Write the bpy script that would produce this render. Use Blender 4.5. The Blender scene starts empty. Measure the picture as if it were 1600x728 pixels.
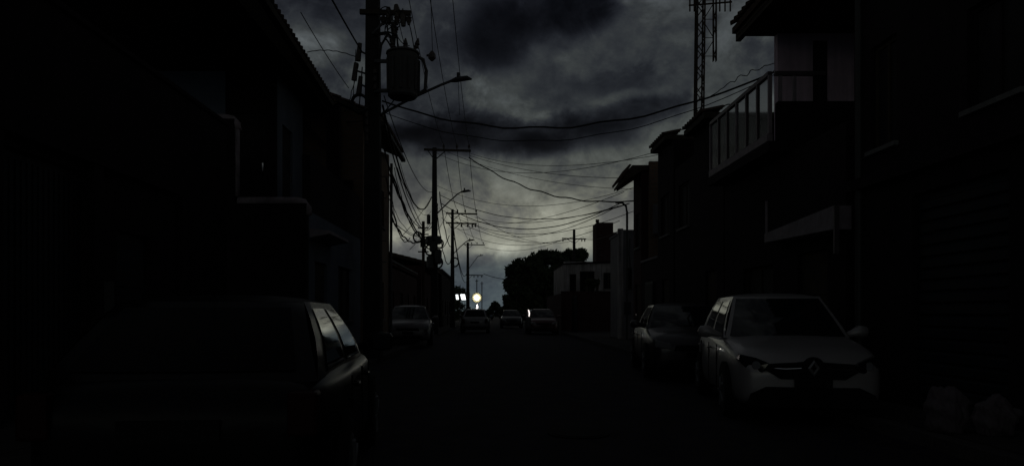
import bpy, bmesh, math, random
from mathutils import Vector, Matrix
R = math.radians
random.seed(7)
S = bpy.context.scene
C = S.collection

# ------------------------------------------------------------------ camera
# street runs along +Y; eye 1.3 m up, level camera with a rise/shift so that uprights stay upright
F, U0, V0, EYE = 1150.0, 768.0, 488.0, 1.3
cd = bpy.data.cameras.new('camera'); cam = bpy.data.objects.new('camera', cd); C.objects.link(cam)
cam.location = (0, 0, EYE); cam.rotation_euler = (R(90), 0, 0)
cd.sensor_width = 36; cd.lens = 36 * F / 1600
cd.shift_x = (800 - U0) / 1600; cd.shift_y = (V0 - 364) / 1600
cd.clip_end = 5000; cd.clip_start = 0.05
S.camera = cam
S.view_settings.view_transform = 'Standard'; S.view_settings.look = 'None'
S.view_settings.exposure = 0.0; S.view_settings.gamma = 1.0

def P(u, v, Y):
    return Vector(((u - U0) / F * Y, Y, EYE - (v - V0) / F * Y))

# ------------------------------------------------------------------ world: last dusk light behind storm clouds
W = bpy.data.worlds.new('World'); S.world = W; W.use_nodes = True
nt = W.node_tree; nt.nodes.clear()
class N:
    def __init__(s, nt): s.nt = nt
    def new(s, t, **k):
        n = s.nt.nodes.new(t)
        for a, b in k.items(): setattr(n, a, b)
        return n
    def put(s, sock, v):
        if isinstance(v, bpy.types.NodeSocket): s.nt.links.new(v, sock)
        else: sock.default_value = v
    def m(s, op, a, b=None, c=None, clamp=False):
        n = s.new('ShaderNodeMath', operation=op, use_clamp=clamp)
        s.put(n.inputs[0], a)
        if b is not None: s.put(n.inputs[1], b)
        if c is not None: s.put(n.inputs[2], c)
        return n.outputs[0]
n = N(nt)
tc = n.new('ShaderNodeTexCoord'); nrm = n.new('ShaderNodeVectorMath', operation='NORMALIZE')
nt.links.new(tc.outputs['Generated'], nrm.inputs[0])
sp = n.new('ShaderNodeSeparateXYZ'); nt.links.new(nrm.outputs[0], sp.inputs[0])
dx, dy, dz = sp.outputs
az = n.m('MULTIPLY', n.m('ARCTAN2', dx, dy), 57.2958)       # degrees, 0 = along the street
el = n.m('MULTIPLY', n.m('ARCSINE', dz), 57.2958)
# cloud noise, stretched a little along the horizon
def noise(scale, detail, rough, dist, sx=1, sz=1, off=0):
    mp = n.new('ShaderNodeMapping'); nt.links.new(nrm.outputs[0], mp.inputs[0])
    mp.inputs['Scale'].default_value = (sx, sx, sz); mp.inputs['Location'].default_value = (off, off * .7, off * .3)
    mp.inputs['Rotation'].default_value = (0, R(-22), 0)
    t = n.new('ShaderNodeTexNoise'); nt.links.new(mp.outputs[0], t.inputs['Vector'])
    t.inputs['Scale'].default_value = scale; t.inputs['Detail'].default_value = detail
    t.inputs['Roughness'].default_value = rough; t.inputs['Distortion'].default_value = dist
    return t.outputs[0]
n1 = noise(5.5, 6, .55, .25, 1, 1.3, 3.1)
n2 = noise(17, 6, .6, .35, 1, 1.25, 7.7)
ramp = n.new('ShaderNodeValToRGB'); nt.links.new(n.m('DIVIDE', el, 60.0, clamp=True), ramp.inputs[0])
cr = ramp.color_ramp
SKY = [(0, (.060, .080, .092)), (2.0, (.066, .086, .096)), (3.6, (.080, .098, .100)), (5.0, (.200, .205, .175)), (6.8, (.200, .203, .170)), (8.6, (.120, .124, .108)), (10.8, (.070, .076, .071)),
       (12.6, (.050, .056, .055)), (16, (.036, .041, .043)), (23, (.031, .035, .039)), (32, (.022, .025, .028)), (60, (.024, .026, .028))]
while len(cr.elements) < len(SKY): cr.elements.new(0.5)
for e, (p, c) in zip(cr.elements, SKY): e.position = p / 60.0; e.color = (*c, 1)
wob = n.m('MULTIPLY', n.m('SUBTRACT', n2, .5), 4.0)
wob2 = n.m('MULTIPLY', n.m('SUBTRACT', n1, .5), 3.0)
az_w = n.m('ADD', n.m('ADD', az, wob), wob2); el_w = n.m('ADD', el, n.m('MULTIPLY', n.m('ADD', wob, wob2), .55))
def blob(u, v, ru, rv, tilt, amp):
    """a cloud bank centred on a direction, given in degrees from the pixel it stands behind"""
    a0 = math.degrees(math.atan((u - U0) / F)); e0 = math.degrees(math.atan((V0 - v) / math.hypot(F, u - U0)))
    ra, re = ru / F * 57.3, rv / F * 57.3
    da = n.m('SUBTRACT', az_w, a0); de = n.m('SUBTRACT', el_w, e0)
    c, s = math.cos(R(tilt)), math.sin(R(tilt))
    p = n.m('DIVIDE', n.m('ADD', n.m('MULTIPLY', da, c), n.m('MULTIPLY', de, s)), ra)
    q = n.m('DIVIDE', n.m('SUBTRACT', n.m('MULTIPLY', de, c), n.m('MULTIPLY', da, s)), re)
    r2 = n.m('ADD', n.m('MULTIPLY', p, p), n.m('MULTIPLY', q, q)); r2 = n.m('POWER', r2, 2.0)
    return n.m('MULTIPLY', n.m('EXPONENT', n.m('MULTIPLY', r2, -1.0)), amp)
#          u    v    ru  rv tilt amp   (negative = dark bank, positive = thinner, brighter cloud)
BLOBS = [(778, 52, 50, 54, -25, -2.4), (900, 8, 64, 44, 18, -3.0), (840, 30, 40, 30, 0, -.8), (705, 75, 50, 42, 0, -.9), (600, 185, 80, 42, 0, -1.2), (790, 212, 190, 29, 0, -2.5), (838, 230, 54, 24, 8, -1.5), (690, 212, 85, 24, 0, -.8),
         (1000, 176, 90, 20, 10, -1.5), (965, 130, 80, 16, 2, -.7), (775, 145, 56, 30, 25, .65), (905, 82, 50, 20, 35, .45), (1000, 55, 80, 50, 30, .30), (965, 155, 42, 9, 6, .5), (1040, 100, 50, 50, 0, .2), (1150, 150, 70, 70, 0, -.2),
         (690, 262, 80, 18, 0, .15), (900, 245, 120, 14, 6, .1), (490, 75, 45, 26, 10, .9), (500, 12, 80, 30, 0, -1.0), (625, 40, 35, 35, 0, .35), (550, 150, 40, 40, 0, -.4),
         (785, 390, 45, 12, 5, .55), (720, 300, 60, 30, 0, -.25), (640, 388, 48, 18, 0, -1.0), (745, 408, 30, 10, 20, -.5), (780, 440, 90, 14, 0, -.2), (970, 310, 60, 50, 0, -.35), (620, 320, 40, 40, 0, -.2)]
tot = None
for b in BLOBS:
    v = blob(*b); tot = v if tot is None else n.m('ADD', tot, v)
fb = n.m('ADD', n.m('MULTIPLY', n1, .5), n.m('MULTIPLY', noise(9, 10, .60, .5, 1, 1.15, 5.3), .5))
mr = n.new('ShaderNodeMapRange', interpolation_type='SMOOTHSTEP'); nt.links.new(fb, mr.inputs[0])
mr.inputs[1].default_value = .45; mr.inputs[2].default_value = .55; mr.inputs[3].default_value = -.5; mr.inputs[4].default_value = .5
fade = n.m('SUBTRACT', 1.15, n.m('DIVIDE', 4.0, n.m('ADD', el, 5.0)), clamp=True)      # cloud contrast flattens towards the horizon
tot = n.m('ADD', tot, n.m('MULTIPLY', n.m('MULTIPLY', mr.outputs[0], 1.0), fade))
tot = n.m('ADD', tot, n.m('MULTIPLY', n.m('MULTIPLY', n.m('SUBTRACT', n2, .5), 1.9), fade))
tot = n.m('ADD', tot, n.m('MULTIPLY', n.m('SUBTRACT', noise(60, 5, .65, .2, 1, 1.3, 1.9), .5), 1.1))
gain = n.m('MULTIPLY', n.m('POWER', 2.2, tot), 1.06)                                # exp-like so it never goes negative
side = n.m('ADD', .9, n.m('MULTIPLY', n.m('EXPONENT', n.m('MULTIPLY', n.m('MULTIPLY', az, az), -.00045)), .10))
gain = n.m('MULTIPLY', gain, side)
mul = n.new('ShaderNodeVectorMath', operation='SCALE'); nt.links.new(ramp.outputs[0], mul.inputs[0]); nt.links.new(gain, mul.inputs['Scale'])
# dark banks read bluer than the thin cloud
cool = n.new('ShaderNodeMix', data_type='RGBA', blend_type='MULTIPLY'); cool.inputs[0].default_value = 1
nt.links.new(mul.outputs[0], cool.inputs[6])
tint = n.new('ShaderNodeMix', data_type='RGBA')
nt.links.new(n.m('MULTIPLY', gain, .9, clamp=True), tint.inputs[0])
tint.inputs[6].default_value = (.86, .88, 1.18, 1); tint.inputs[7].default_value = (1, 1, .97, 1)
nt.links.new(tint.outputs[2], cool.inputs[7])
sky = n.new('ShaderNodeTexSky', sky_type='NISHITA'); sky.sun_disc = False
sky.sun_elevation = R(1.0); sky.sun_rotation = R(-4); sky.sun_intensity = 1
bg1 = n.new('ShaderNodeBackground'); nt.links.new(cool.outputs[2], bg1.inputs[0]); bg1.inputs[1].default_value = 1.0
bg2 = n.new('ShaderNodeBackground'); nt.links.new(sky.outputs[0], bg2.inputs[0]); bg2.inputs[1].default_value = .0001
ad = n.new('ShaderNodeAddShader'); nt.links.new(bg1.outputs[0], ad.inputs[0]); nt.links.new(bg2.outputs[0], ad.inputs[1])
wo = n.new('ShaderNodeOutputWorld'); nt.links.new(ad.outputs[0], wo.inputs[0])

sl = bpy.data.lights.new('sun', 'SUN'); so = bpy.data.objects.new('sun', sl); C.objects.link(so)
sl.energy = .004; sl.angle = R(25); sl.color = (1, .97, .92)
so.rotation_euler = (R(-62), 0, R(4)); so.location = (0, 60, 40)

# ------------------------------------------------------------------ helpers
class MB:
    def __init__(s): s.v = []; s.f = []
    def add(s, vs, fs):
        o = len(s.v); s.v += [tuple(v) for v in vs]; s.f += [tuple(i + o for i in f) for f in fs]; return s
    def box(s, x0, x1, y0, y1, z0, z1):
        return s.add([(x0,y0,z0),(x1,y0,z0),(x1,y1,z0),(x0,y1,z0),(x0,y0,z1),(x1,y0,z1),(x1,y1,z1),(x0,y1,z1)],
                     [(0,3,2,1),(4,5,6,7),(0,1,5,4),(1,2,6,5),(2,3,7,6),(3,0,4,7)])
    def bar(s, a, b, w, h=None):
        return s.tube([a, b], w / 2 * 1.414, 4, math.pi / 4, (h or w) / w)
    def tube(s, pts, r, k=8, ph=0, sq=1, cap=True):
        pts = [Vector(p) for p in pts]; rs = r if isinstance(r, (list, tuple)) else [r] * len(pts)
        vs = []; fs = []
        for i, p in enumerate(pts):
            t = (pts[min(i+1, len(pts)-1)] - pts[max(i-1, 0)]).normalized()
            up = Vector((0,0,1)) if abs(t.z) < .9 else Vector((0,1,0))
            a = t.cross(up).normalized(); b = a.cross(t).normalized()
            for j in range(k):
                g = ph + 2 * math.pi * j / k
                vs.append(p + a * (math.cos(g) * rs[i]) + b * (math.sin(g) * rs[i] * sq))
        for i in range(len(pts) - 1):
            for j in range(k):
                fs.append((i*k+j, i*k+(j+1) % k, (i+1)*k+(j+1) % k, (i+1)*k+j))
        if cap: fs += [tuple(range(k))[::-1], tuple(range((len(pts)-1)*k, len(pts)*k))]
        return s.add(vs, fs)
    def prism(s, poly, y0, y1, axis='y'):
        """poly of (x, z), extruded along y (or, with axis 'x', poly of (y, z) along x)"""
        k = len(poly)
        f = (lambda p, t: (p[0], t, p[1])) if axis == 'y' else (lambda p, t: (t, p[0], p[1]))
        return s.add([f(p, y0) for p in poly] + [f(p, y1) for p in poly],
                     [tuple(range(k)), tuple(range(k, 2*k))[::-1]] + [(i, i+k, (i+1) % k + k, (i+1) % k) for i in range(k)])
    def grid(s, rows):
        nr, nc = len(rows), len(rows[0])
        return s.add([p for r in rows for p in r], [(i*nc+j, i*nc+j+1, (i+1)*nc+j+1, (i+1)*nc+j) for i in range(nr-1) for j in range(nc-1)])
    def build(s, name, mat, parent=None, smooth=False, bevel=0):
        me = bpy.data.meshes.new(name); me.from_pydata(s.v, [], s.f); me.update()
        bm = bmesh.new(); bm.from_mesh(me)
        bmesh.ops.recalc_face_normals(bm, faces=bm.faces)
        bm.to_mesh(me); bm.free()
        if smooth:
            for p in me.polygons: p.use_smooth = True
        me.materials.append(mat)
        o = bpy.data.objects.new(name, me); C.objects.link(o)
        if parent: o.parent = parent
        if bevel:
            b = o.modifiers.new('bevel', 'BEVEL'); b.width = bevel; b.segments = 2; b.limit_method = 'ANGLE'; b.angle_limit = R(40)
        return o
def B(*a): return MB().box(*a)
def thing(name, label, cat, loc=(0,0,0), rz=0, group=None):
    o = bpy.data.objects.new(name, None); C.objects.link(o); o.location = loc; o.rotation_euler = (0, 0, rz)
    o.empty_display_size = .2
    return tag(o, label, cat, group)
def tag(o, label, cat, group=None):
    o['label'] = label; o['category'] = cat
    if group: o['group'] = group
    return o
def struct(o): o['kind'] = 'structure'; return o
def stuff(o): o['kind'] = 'stuff'; return o

def mat(name, col, rough=.8, var=.25, scale=3, metal=0, bump=.0, spec=.5, emit=None, es=0, streak=0, coat=0):
    m = bpy.data.materials.new(name); m.use_nodes = True; t = m.node_tree; q = N(t)
    bs = t.nodes['Principled BSDF']
    bs.inputs['Roughness'].default_value = rough; bs.inputs['Metallic'].default_value = metal
    bs.inputs['Specular IOR Level'].default_value = spec; bs.inputs['Coat Weight'].default_value = coat; bs.inputs['Coat Roughness'].default_value = .06
    co = q.new('ShaderNodeTexCoord'); nz = q.new('ShaderNodeTexNoise'); t.links.new(co.outputs['Object'], nz.inputs['Vector'])
    nz.inputs['Scale'].default_value = scale; nz.inputs['Detail'].default_value = 8; nz.inputs['Roughness'].default_value = .65
    fac = nz.outputs[0]
    if streak:
        mp = q.new('ShaderNodeMapping'); t.links.new(co.outputs['Object'], mp.inputs[0]); mp.inputs['Scale'].default_value = (6, 6, .35)
        n3 = q.new('ShaderNodeTexNoise'); t.links.new(mp.outputs[0], n3.inputs['Vector']); n3.inputs['Scale'].default_value = 1.5; n3.inputs['Detail'].default_value = 6
        fac = q.m('ADD', q.m('MULTIPLY', fac, 1 - streak), q.m('MULTIPLY', n3.outputs[0], streak))
    rp = q.new('ShaderNodeValToRGB'); t.links.new(fac, rp.inputs[0])
    rp.color_ramp.elements[0].position = .3; rp.color_ramp.elements[1].position = .7
    rp.color_ramp.elements[0].color = (*[c * (1 - var) for c in col], 1); rp.color_ramp.elements[1].color = (*[min(1, c * (1 + var)) for c in col], 1)
    t.links.new(rp.outputs[0], bs.inputs['Base Color'])
    if bump:
        bp = q.new('ShaderNodeBump'); bp.inputs['Strength'].default_value = bump; bp.inputs['Distance'].default_value = .02
        nb = q.new('ShaderNodeTexNoise'); t.links.new(co.outputs['Object'], nb.inputs['Vector']); nb.inputs['Scale'].default_value = scale * 12; nb.inputs['Detail'].default_value = 6
        t.links.new(nb.outputs[0], bp.inputs['Height']); t.links.new(bp.outputs[0], bs.inputs['Normal'])
    if emit: bs.inputs['Emission Color'].default_value = (*emit, 1); bs.inputs['Emission Strength'].default_value = es
    return m
def brickmat(name, c1, c2, cm, sc=1, bw=.24, bh=.09):
    m = mat(name, c1, .9, .2, 4, bump=.2); t = m.node_tree; q = N(t)
    co = q.new('ShaderNodeTexCoord'); br = q.new('ShaderNodeTexBrick')
    s = q.new('ShaderNodeSeparateXYZ'); t.links.new(co.outputs['Object'], s.inputs[0]); cb = q.new('ShaderNodeCombineXYZ')
    t.links.new(q.m('ADD', s.outputs[0], s.outputs[1]), cb.inputs[0]); t.links.new(s.outputs[2], cb.inputs[1]); t.links.new(cb.outputs[0], br.inputs['Vector'])
    br.inputs['Color1'].default_value = (*c1, 1); br.inputs['Color2'].default_value = (*c2, 1); br.inputs['Mortar'].default_value = (*cm, 1)
    br.inputs['Scale'].default_value = sc; br.inputs['Brick Width'].default_value = bw; br.inputs['Row Height'].default_value = bh; br.inputs['Mortar Size'].default_value = .012
    t.links.new(br.outputs[0], t.nodes['Principled BSDF'].inputs['Base Color'])
    return m
M = dict(
    asphalt = mat('asphalt', (.026,.024,.029), .92, .35, 2.2, bump=.5, spec=.12),
    earth = mat('earth', (.06,.05,.04), .95, .3, 1, bump=.3),
    concrete = mat('concrete', (.16,.155,.15), .9, .25, 2.5, bump=.3, streak=.4, spec=.12),
    coping = mat('coping', (.30,.25,.27), .85, .35, 5, bump=.4),
    kerb = mat('kerb', (.06,.055,.055), .9, .25, 3, bump=.3, spec=.12),
    pave = mat('pavement_slabs', (.05,.045,.045), .92, .25, 2, bump=.3, spec=.12),
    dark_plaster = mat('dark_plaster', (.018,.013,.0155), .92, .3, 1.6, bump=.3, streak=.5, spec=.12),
    maroon = mat('maroon_plaster', (.05,.027,.027), .92, .3, 1.8, bump=.25, streak=.4, spec=.12),
    pale_plaster = mat('pale_plaster', (.16,.15,.16), .9, .3, 2.2, bump=.3, streak=.5),
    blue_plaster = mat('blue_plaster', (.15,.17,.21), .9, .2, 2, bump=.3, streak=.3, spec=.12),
    lilac_plaster = mat('lilac_plaster', (.62,.46,.54), .9, .3, 2.5, bump=.3, streak=.5),
    white_wall = mat('white_wall', (.26,.24,.24), .9, .75, 1.2, bump=.3, streak=.6),
    green_plaster = mat('green_plaster', (.25,.27,.18), .9, .25, 2, bump=.3, streak=.4),
    brick = brickmat('clay_block', (.20,.12,.075), (.15,.09,.055), (.12,.11,.10)),
    tile = mat('roof_tile_clay', (.07,.045,.035), .9, .35, 6, bump=.3, spec=.12),
    wood = mat('eave_wood', (.05,.04,.03), .85, .3, 5, bump=.2, spec=.12),
    steel = mat('galvanised_steel', (.09,.09,.095), .7, .3, 6, metal=.3, bump=.1, spec=.12),
    rust = mat('rusty_steel', (.06,.04,.03), .8, .35, 6, metal=.2, bump=.2, spec=.12),
    gate = mat('gate_paint', (.014,.017,.022), .6, .25, 5, bump=.1, spec=.12),
    black_rubber = mat('rubber', (.010,.010,.010), .85, .3, 8, bump=.1, spec=.15),
    cable = mat('cable_rubber', (.014,.014,.014), .85, .3, 8),
    insul = mat('insulator', (.05,.035,.03), .5, .3, 8),
    pole = mat('pole_concrete', (.03,.028,.028), .95, .3, 3, bump=.3, spec=.2),
    tank = mat('transformer_paint', (.055,.05,.05), .75, .3, 5, bump=.1),
    glass = mat('dark_glass', (.01,.012,.014), .04, .1, 3, spec=.6),
    tint = mat('tinted_glass', (.004,.004,.005), .25, .1, 3, spec=.06),
    platem = mat('plate_dark', (.012,.012,.012), .7, .2, 3, spec=.1),  # even near-black colour for all plates
    curtain = mat('shutter_dark', (.02,.018,.02), .7, .3, 4, bump=.1, spec=.12),
    rail = mat('rail_metal', (.10,.08,.09), .5, .2, 6, metal=.5),
    railpale = mat('pale_rail', (.24,.20,.22), .7, .25, 6),
    leaf = mat('leaf', (.035,.05,.025), .85, .5, 2, spec=.2),
    bark = mat('bark', (.05,.04,.03), .95, .3, 6, bump=.4),
    plastic = mat('grey_plastic', (.03,.03,.03), .6, .2, 6),
    sack = mat('woven_sack', (.10,.08,.09), .75, .25, 9, bump=.4),
    chrome = mat('chrome', (.8,.8,.8), .12, .05, 6, metal=1),
    satin = mat('satin_metal', (.5,.5,.5), .45, .03, 6, metal=.6),
    lamp_lens = mat('lamp_lens', (.20,.20,.21), .15, .1, 6),
    tail = mat('tail_lens', (.02,.003,.003), .4, .1, 6, spec=.1),
    flood = mat('flood_light_lit', (1,1,.9), .5, 0, 1, emit=(1,.98,.86), es=40),
    litwin = mat('tube_light_lit', (1,1,1), .5, 0, 1, emit=(.95,1,1), es=2.2),
    headlit_streak = mat('headlamp_and_streak_lit', (1,.9,.9), .5, 0, 1, emit=(1,.90,.86), es=1.6),  # for headlamps and the added glare streak under the flood lamp
)
gl = bpy.data.materials.new('clear_panel'); gl.use_nodes = True; q = gl.node_tree.nodes['Principled BSDF']
q.inputs['Transmission Weight'].default_value = 1; q.inputs['Roughness'].default_value = .12; q.inputs['Base Color'].default_value = (.72,.72,.74,1); q.inputs['IOR'].default_value = 1.1
M['panel'] = gl

# ------------------------------------------------------------------ setting: ground, road, pavements
KL, KR = -2.9, 4.2                # kerb lines
END = 104
struct(B(-900, 900, -60, 1500, -.5, -.012).build('ground', M['earth']))
g = MB(); ys = [-20 + i * 2 for i in range(int((END + 20) / 2) + 1)]
g.grid([[(x, y, .05 * (1 - ((x - .65) / 3.55) ** 2) - .002 + .006 * math.sin(x * 2 + y * .7)) for x in [KL + i * (KR - KL) / 10 for i in range(11)]] for y in ys])
struct(g.build('road', M['asphalt'], smooth=True))
struct(B(-90, 90, END, END + 8, -.011, -.003).build('cross_road', M['asphalt']))
def pavement(x0, x1, kx, side):
    t = struct(B(x0, x1, -20, END, -.01, .125).build('pavement_' + side, M['pave']))
    proto = None; k0, k1 = (kx, kx + .14) if side == 'right' else (kx - .14, kx)
    y = 2.0
    while y < 60:
        o = (B(k0, k1, 0, .985, -.01, .14).build('kerb_stone', M['kerb'], t, bevel=.012) if proto is None else proto.copy())
        if proto is not None: C.objects.link(o); o.parent = t
        else: proto = o
        o.location = (random.uniform(-.006, .006), y, random.uniform(-.006, .004)); y += 1.0
    stuff(B(k0, k1, 60, END, -.01, .138).build('kerb_run', M['kerb'], t))
    return t
PL = pavement(-9, KL - .142, KL, 'left'); PR = pavement(KR + .142, 12, KR, 'right')
def slabs(t, x0, x1, y0, y1, sx, sy):
    proto = None
    ny = int((y1 - y0) / sy); nx = int(round((x1 - x0) / sx))
    for j in range(ny):
        for i in range(nx):
            if proto is None: proto = o = B(.006, sx - .006, .006, sy - .006, .0, .014).build('paving_slab', M['pave'], t)
            else: o = proto.copy(); C.objects.link(o); o.parent = t
            o.location = (x0 + i * sx, y0 + j * sy, .126 + random.uniform(-.003, .003))
slabs(PL, -4.95, -3.07, 4, 14, .47, .5); slabs(PR, 4.38, 5.18, 4, 16, .4, .5)

# ------------------------------------------------------------------ building helpers
def wall(mb, axis, pos, th, a0, a1, z0, z1, holes=()):
    """a wall slab with true openings. axis 'x': runs along y at x=pos..pos+th; axis 'y': runs along x at y=pos..pos+th"""
    def bx(a, b, c, d):
        if b - a < 1e-4 or d - c < 1e-4: return
        if axis == 'x': mb.box(pos, pos + th, a, b, c, d)
        else: mb.box(a, b, pos, pos + th, c, d)
    cuts = sorted({a0, a1} | {h[0] for h in holes} | {h[1] for h in holes})
    for a, b in zip(cuts, cuts[1:]):
        hs = sorted((h[2], h[3]) for h in holes if h[0] <= a + 1e-6 and h[1] >= b - 1e-6)
        z = z0
        for c, d in hs: bx(a, b, z, c); z = d
        bx(a, b, z, z1)
def window(parent, axis, pos, th, h, panes=2, m='curtain', sill=1, fm='wood', out=-1, name='window'):
    """a framed window filling opening h; out is the outward direction on that axis"""
    a, b, c, d = h; e = .05
    mid = pos + th / 2
    def bx(mb, a, b, p, q_, c, d):
        p, q_ = min(p, q_), max(p, q_)
        (mb.box(p, q_, a, b, c, d) if axis == 'x' else mb.box(a, b, p, q_, c, d))
    fr = MB(); g = .003
    bx(fr, a+g, b-g, mid-.03, mid+.03, c+g, c+e); bx(fr, a+g, b-g, mid-.03, mid+.03, d-e, d-g)
    bx(fr, a+g, a+e, mid-.03, mid+.03, c+e, d-e); bx(fr, b-e, b-g, mid-.03, mid+.03, c+e, d-e)
    w = (b - a - 2*e) / panes
    for i in range(1, panes): bx(fr, a+e+i*w-.02, a+e+i*w+.02, mid-.025, mid+.025, c+e, d-e)
    f = fr.build(name, M[fm], parent)
    for i in range(panes):
        pm = MB(); bx(pm, a+e+i*w+.021*(i > 0), a+e+(i+1)*w-.021*(i < panes-1), mid-.004, mid+.004, c+e, d-e)
        pm.build('pane', M[m], f)
    if sill:
        s = MB(); o0 = pos if out < 0 else pos + th
        bx(s, a-.05, b+.05, o0, o0 + out*.06, c-.06, c-.003); s.build('sill', M['concrete'], f)
    return f
def door(parent, axis, pos, th, h, m='wood', name='door'):
    a, b, c, d = h; mid = pos + th / 2; mb = MB(); hb = MB()
    if axis == 'x':
        mb.box(mid-.03, mid+.03, a+.003, b-.003, c+.003, d-.003)
        for i in range(3): mb.box(mid-.045, mid+.045, a+.12, b-.12, c+.15+i*(d-c-.2)/3, c+.05+(i+1)*(d-c-.2)/3)
        hb.box(mid-.09, mid+.09, b-.1, b-.07, c+.95, c+1.15)
    else:
        mb.box(a+.003, b-.003, mid-.03, mid+.03, c+.003, d-.003)
        for i in range(3): mb.box(a+.12, b-.12, mid-.045, mid+.045, c+.15+i*(d-c-.2)/3, c+.05+(i+1)*(d-c-.2)/3)
        hb.box(b-.1, b-.07, mid-.09, mid+.09, c+.95, c+1.15)
    o = mb.build(name, M[m], parent); hb.build('handle', M['chrome'], o); return o
def shutter(parent, x, y0, y1, z0, z1, out, m='gate', name='roller_shutter'):
    """ribbed roller shutter in a wall along the street: slats are sub-parts"""
    s = MB(); s.box(x-.02, x+.02, y0+.003, y1-.003, z0, z1-.003); f = s.build(name, M[m], parent)
    k = int((z1 - z0) / .14); pr = None
    for i in range(k):
        if pr is None: pr = o = MB().prism([(0, .005), (out*.03, .03), (out*.03, .11), (0, .135)], y0+.06, y1-.06).build('slat', M[m], f)
        else: o = pr.copy(); C.objects.link(o); o.parent = f
        o.location = (x + out*.021, 0, z0 + i*.14)
    return f
def slat_gate(parent, x, y0, y1, z0, z1, out, m='gate', pitch=.1, name='gate'):
    s = MB(); s.box(x-.025, x+.025, y0+.003, y1-.003, z0, z0+.07); s.box(x-.025, x+.025, y0+.003, y1-.003, z1-.07, z1-.003)
    s.box(x-.025, x+.025, y0+.003, y0+.07, z0+.07, z1-.07); s.box(x-.025, x+.025, y1-.07, y1-.003, z0+.07, z1-.07)
    s.box(x-.01, x+.01, y0+.07, y1-.07, z0+.07, z1-.07)
    f = s.build(name, M[m], parent); pr = None; k = int((y1 - y0 - .14) / pitch)
    for i in range(k):
        if pr is None: pr = o = B(0, .022, 0, pitch*.6, z0+.07, z1-.07).build('slat', M[m], f)
        else: o = pr.copy(); C.objects.link(o); o.parent = f
        o.location = (x + (.012 if out > 0 else -.034), y0 + .09 + i*pitch, 0)
    return f
def tiles(parent, p0, p1, q0, q1, step=.24):
    """corrugated clay tiles between eave p0-p1 and top q0-q1; joined (hundreds, too small to pick apart)"""
    p0, p1, q0, q1 = map(Vector, (p0, p1, q0, q1)); L = (p1 - p0).length; k = max(2, int(L / step)); mb = MB()
    up = ((q0 - p0).cross(p1 - p0)).normalized(); up = up if up.z > 0 else -up
    for i in range(k):
        a = p0.lerp(p1, (i + .5) / k); b = q0.lerp(q1, (i + .5) / k); nrow = max(1, int((b - a).length / .4)); d = (p1 - p0).normalized() * (step * .42)
        for j in range(nrow):
            c0 = a.lerp(b, j / nrow) + up * .05; c1 = a.lerp(b, (j + 1) / nrow) + up * .02
            pr = [(-1, 0), (-.6, .05), (0, .075), (.6, .05), (1, 0)]
            mb.grid([[c + d * s + up * h for s, h in pr] for c in (c0, c1)])
            mb.add([c0 + d * s + up * h for s, h in pr], [(0, 1, 2, 3, 4)])
    return stuff(mb.build('roof_tiles', M['tile'], parent))
def rafters(parent, xs, ys, zf, n_, w=.07, h=.1):
    """rafter tails: xs=(inner,outer), zf(x)->z underside"""
    for i in range(n_):
        y = ys[0] + (ys[1] - ys[0]) * (i + .5) / n_
        x0, x1 = xs
        MB().add([(x0, y-w/2, zf(x0)-h), (x1, y-w/2, zf(x1)-h), (x1, y-w/2, zf(x1)-.002), (x0, y-w/2, zf(x0)-.002),
                  (x0, y+w/2, zf(x0)-h), (x1, y+w/2, zf(x1)-h), (x1, y+w/2, zf(x1)-.002), (x0, y+w/2, zf(x0)-.002)],
                 [(0,1,2,3),(7,6,5,4),(0,4,5,1),(1,5,6,2),(2,6,7,3),(3,7,4,0)]).build('rafter', M['wood'], parent)

# ------------------------------------------------------------------ LEFT 1: high street wall with gates
XL1 = -5.0
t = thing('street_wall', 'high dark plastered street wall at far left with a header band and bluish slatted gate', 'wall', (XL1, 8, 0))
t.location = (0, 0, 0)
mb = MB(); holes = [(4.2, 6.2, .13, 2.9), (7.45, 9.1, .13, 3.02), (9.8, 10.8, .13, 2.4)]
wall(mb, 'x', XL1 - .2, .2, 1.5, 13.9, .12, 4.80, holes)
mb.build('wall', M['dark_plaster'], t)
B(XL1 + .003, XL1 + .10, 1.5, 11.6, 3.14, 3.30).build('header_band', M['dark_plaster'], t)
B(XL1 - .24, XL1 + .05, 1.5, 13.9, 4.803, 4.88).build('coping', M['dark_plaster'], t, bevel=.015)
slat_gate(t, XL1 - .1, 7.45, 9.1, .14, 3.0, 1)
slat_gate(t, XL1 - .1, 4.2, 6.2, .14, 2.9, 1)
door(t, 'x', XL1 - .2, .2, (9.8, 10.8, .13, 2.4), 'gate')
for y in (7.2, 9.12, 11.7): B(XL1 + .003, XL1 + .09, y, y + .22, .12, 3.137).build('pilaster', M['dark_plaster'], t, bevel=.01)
B(XL1 + .003, XL1 + .08, 9.35, 9.6, 1.3, 1.7).build('meter_box', M['plastic'], t)

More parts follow.
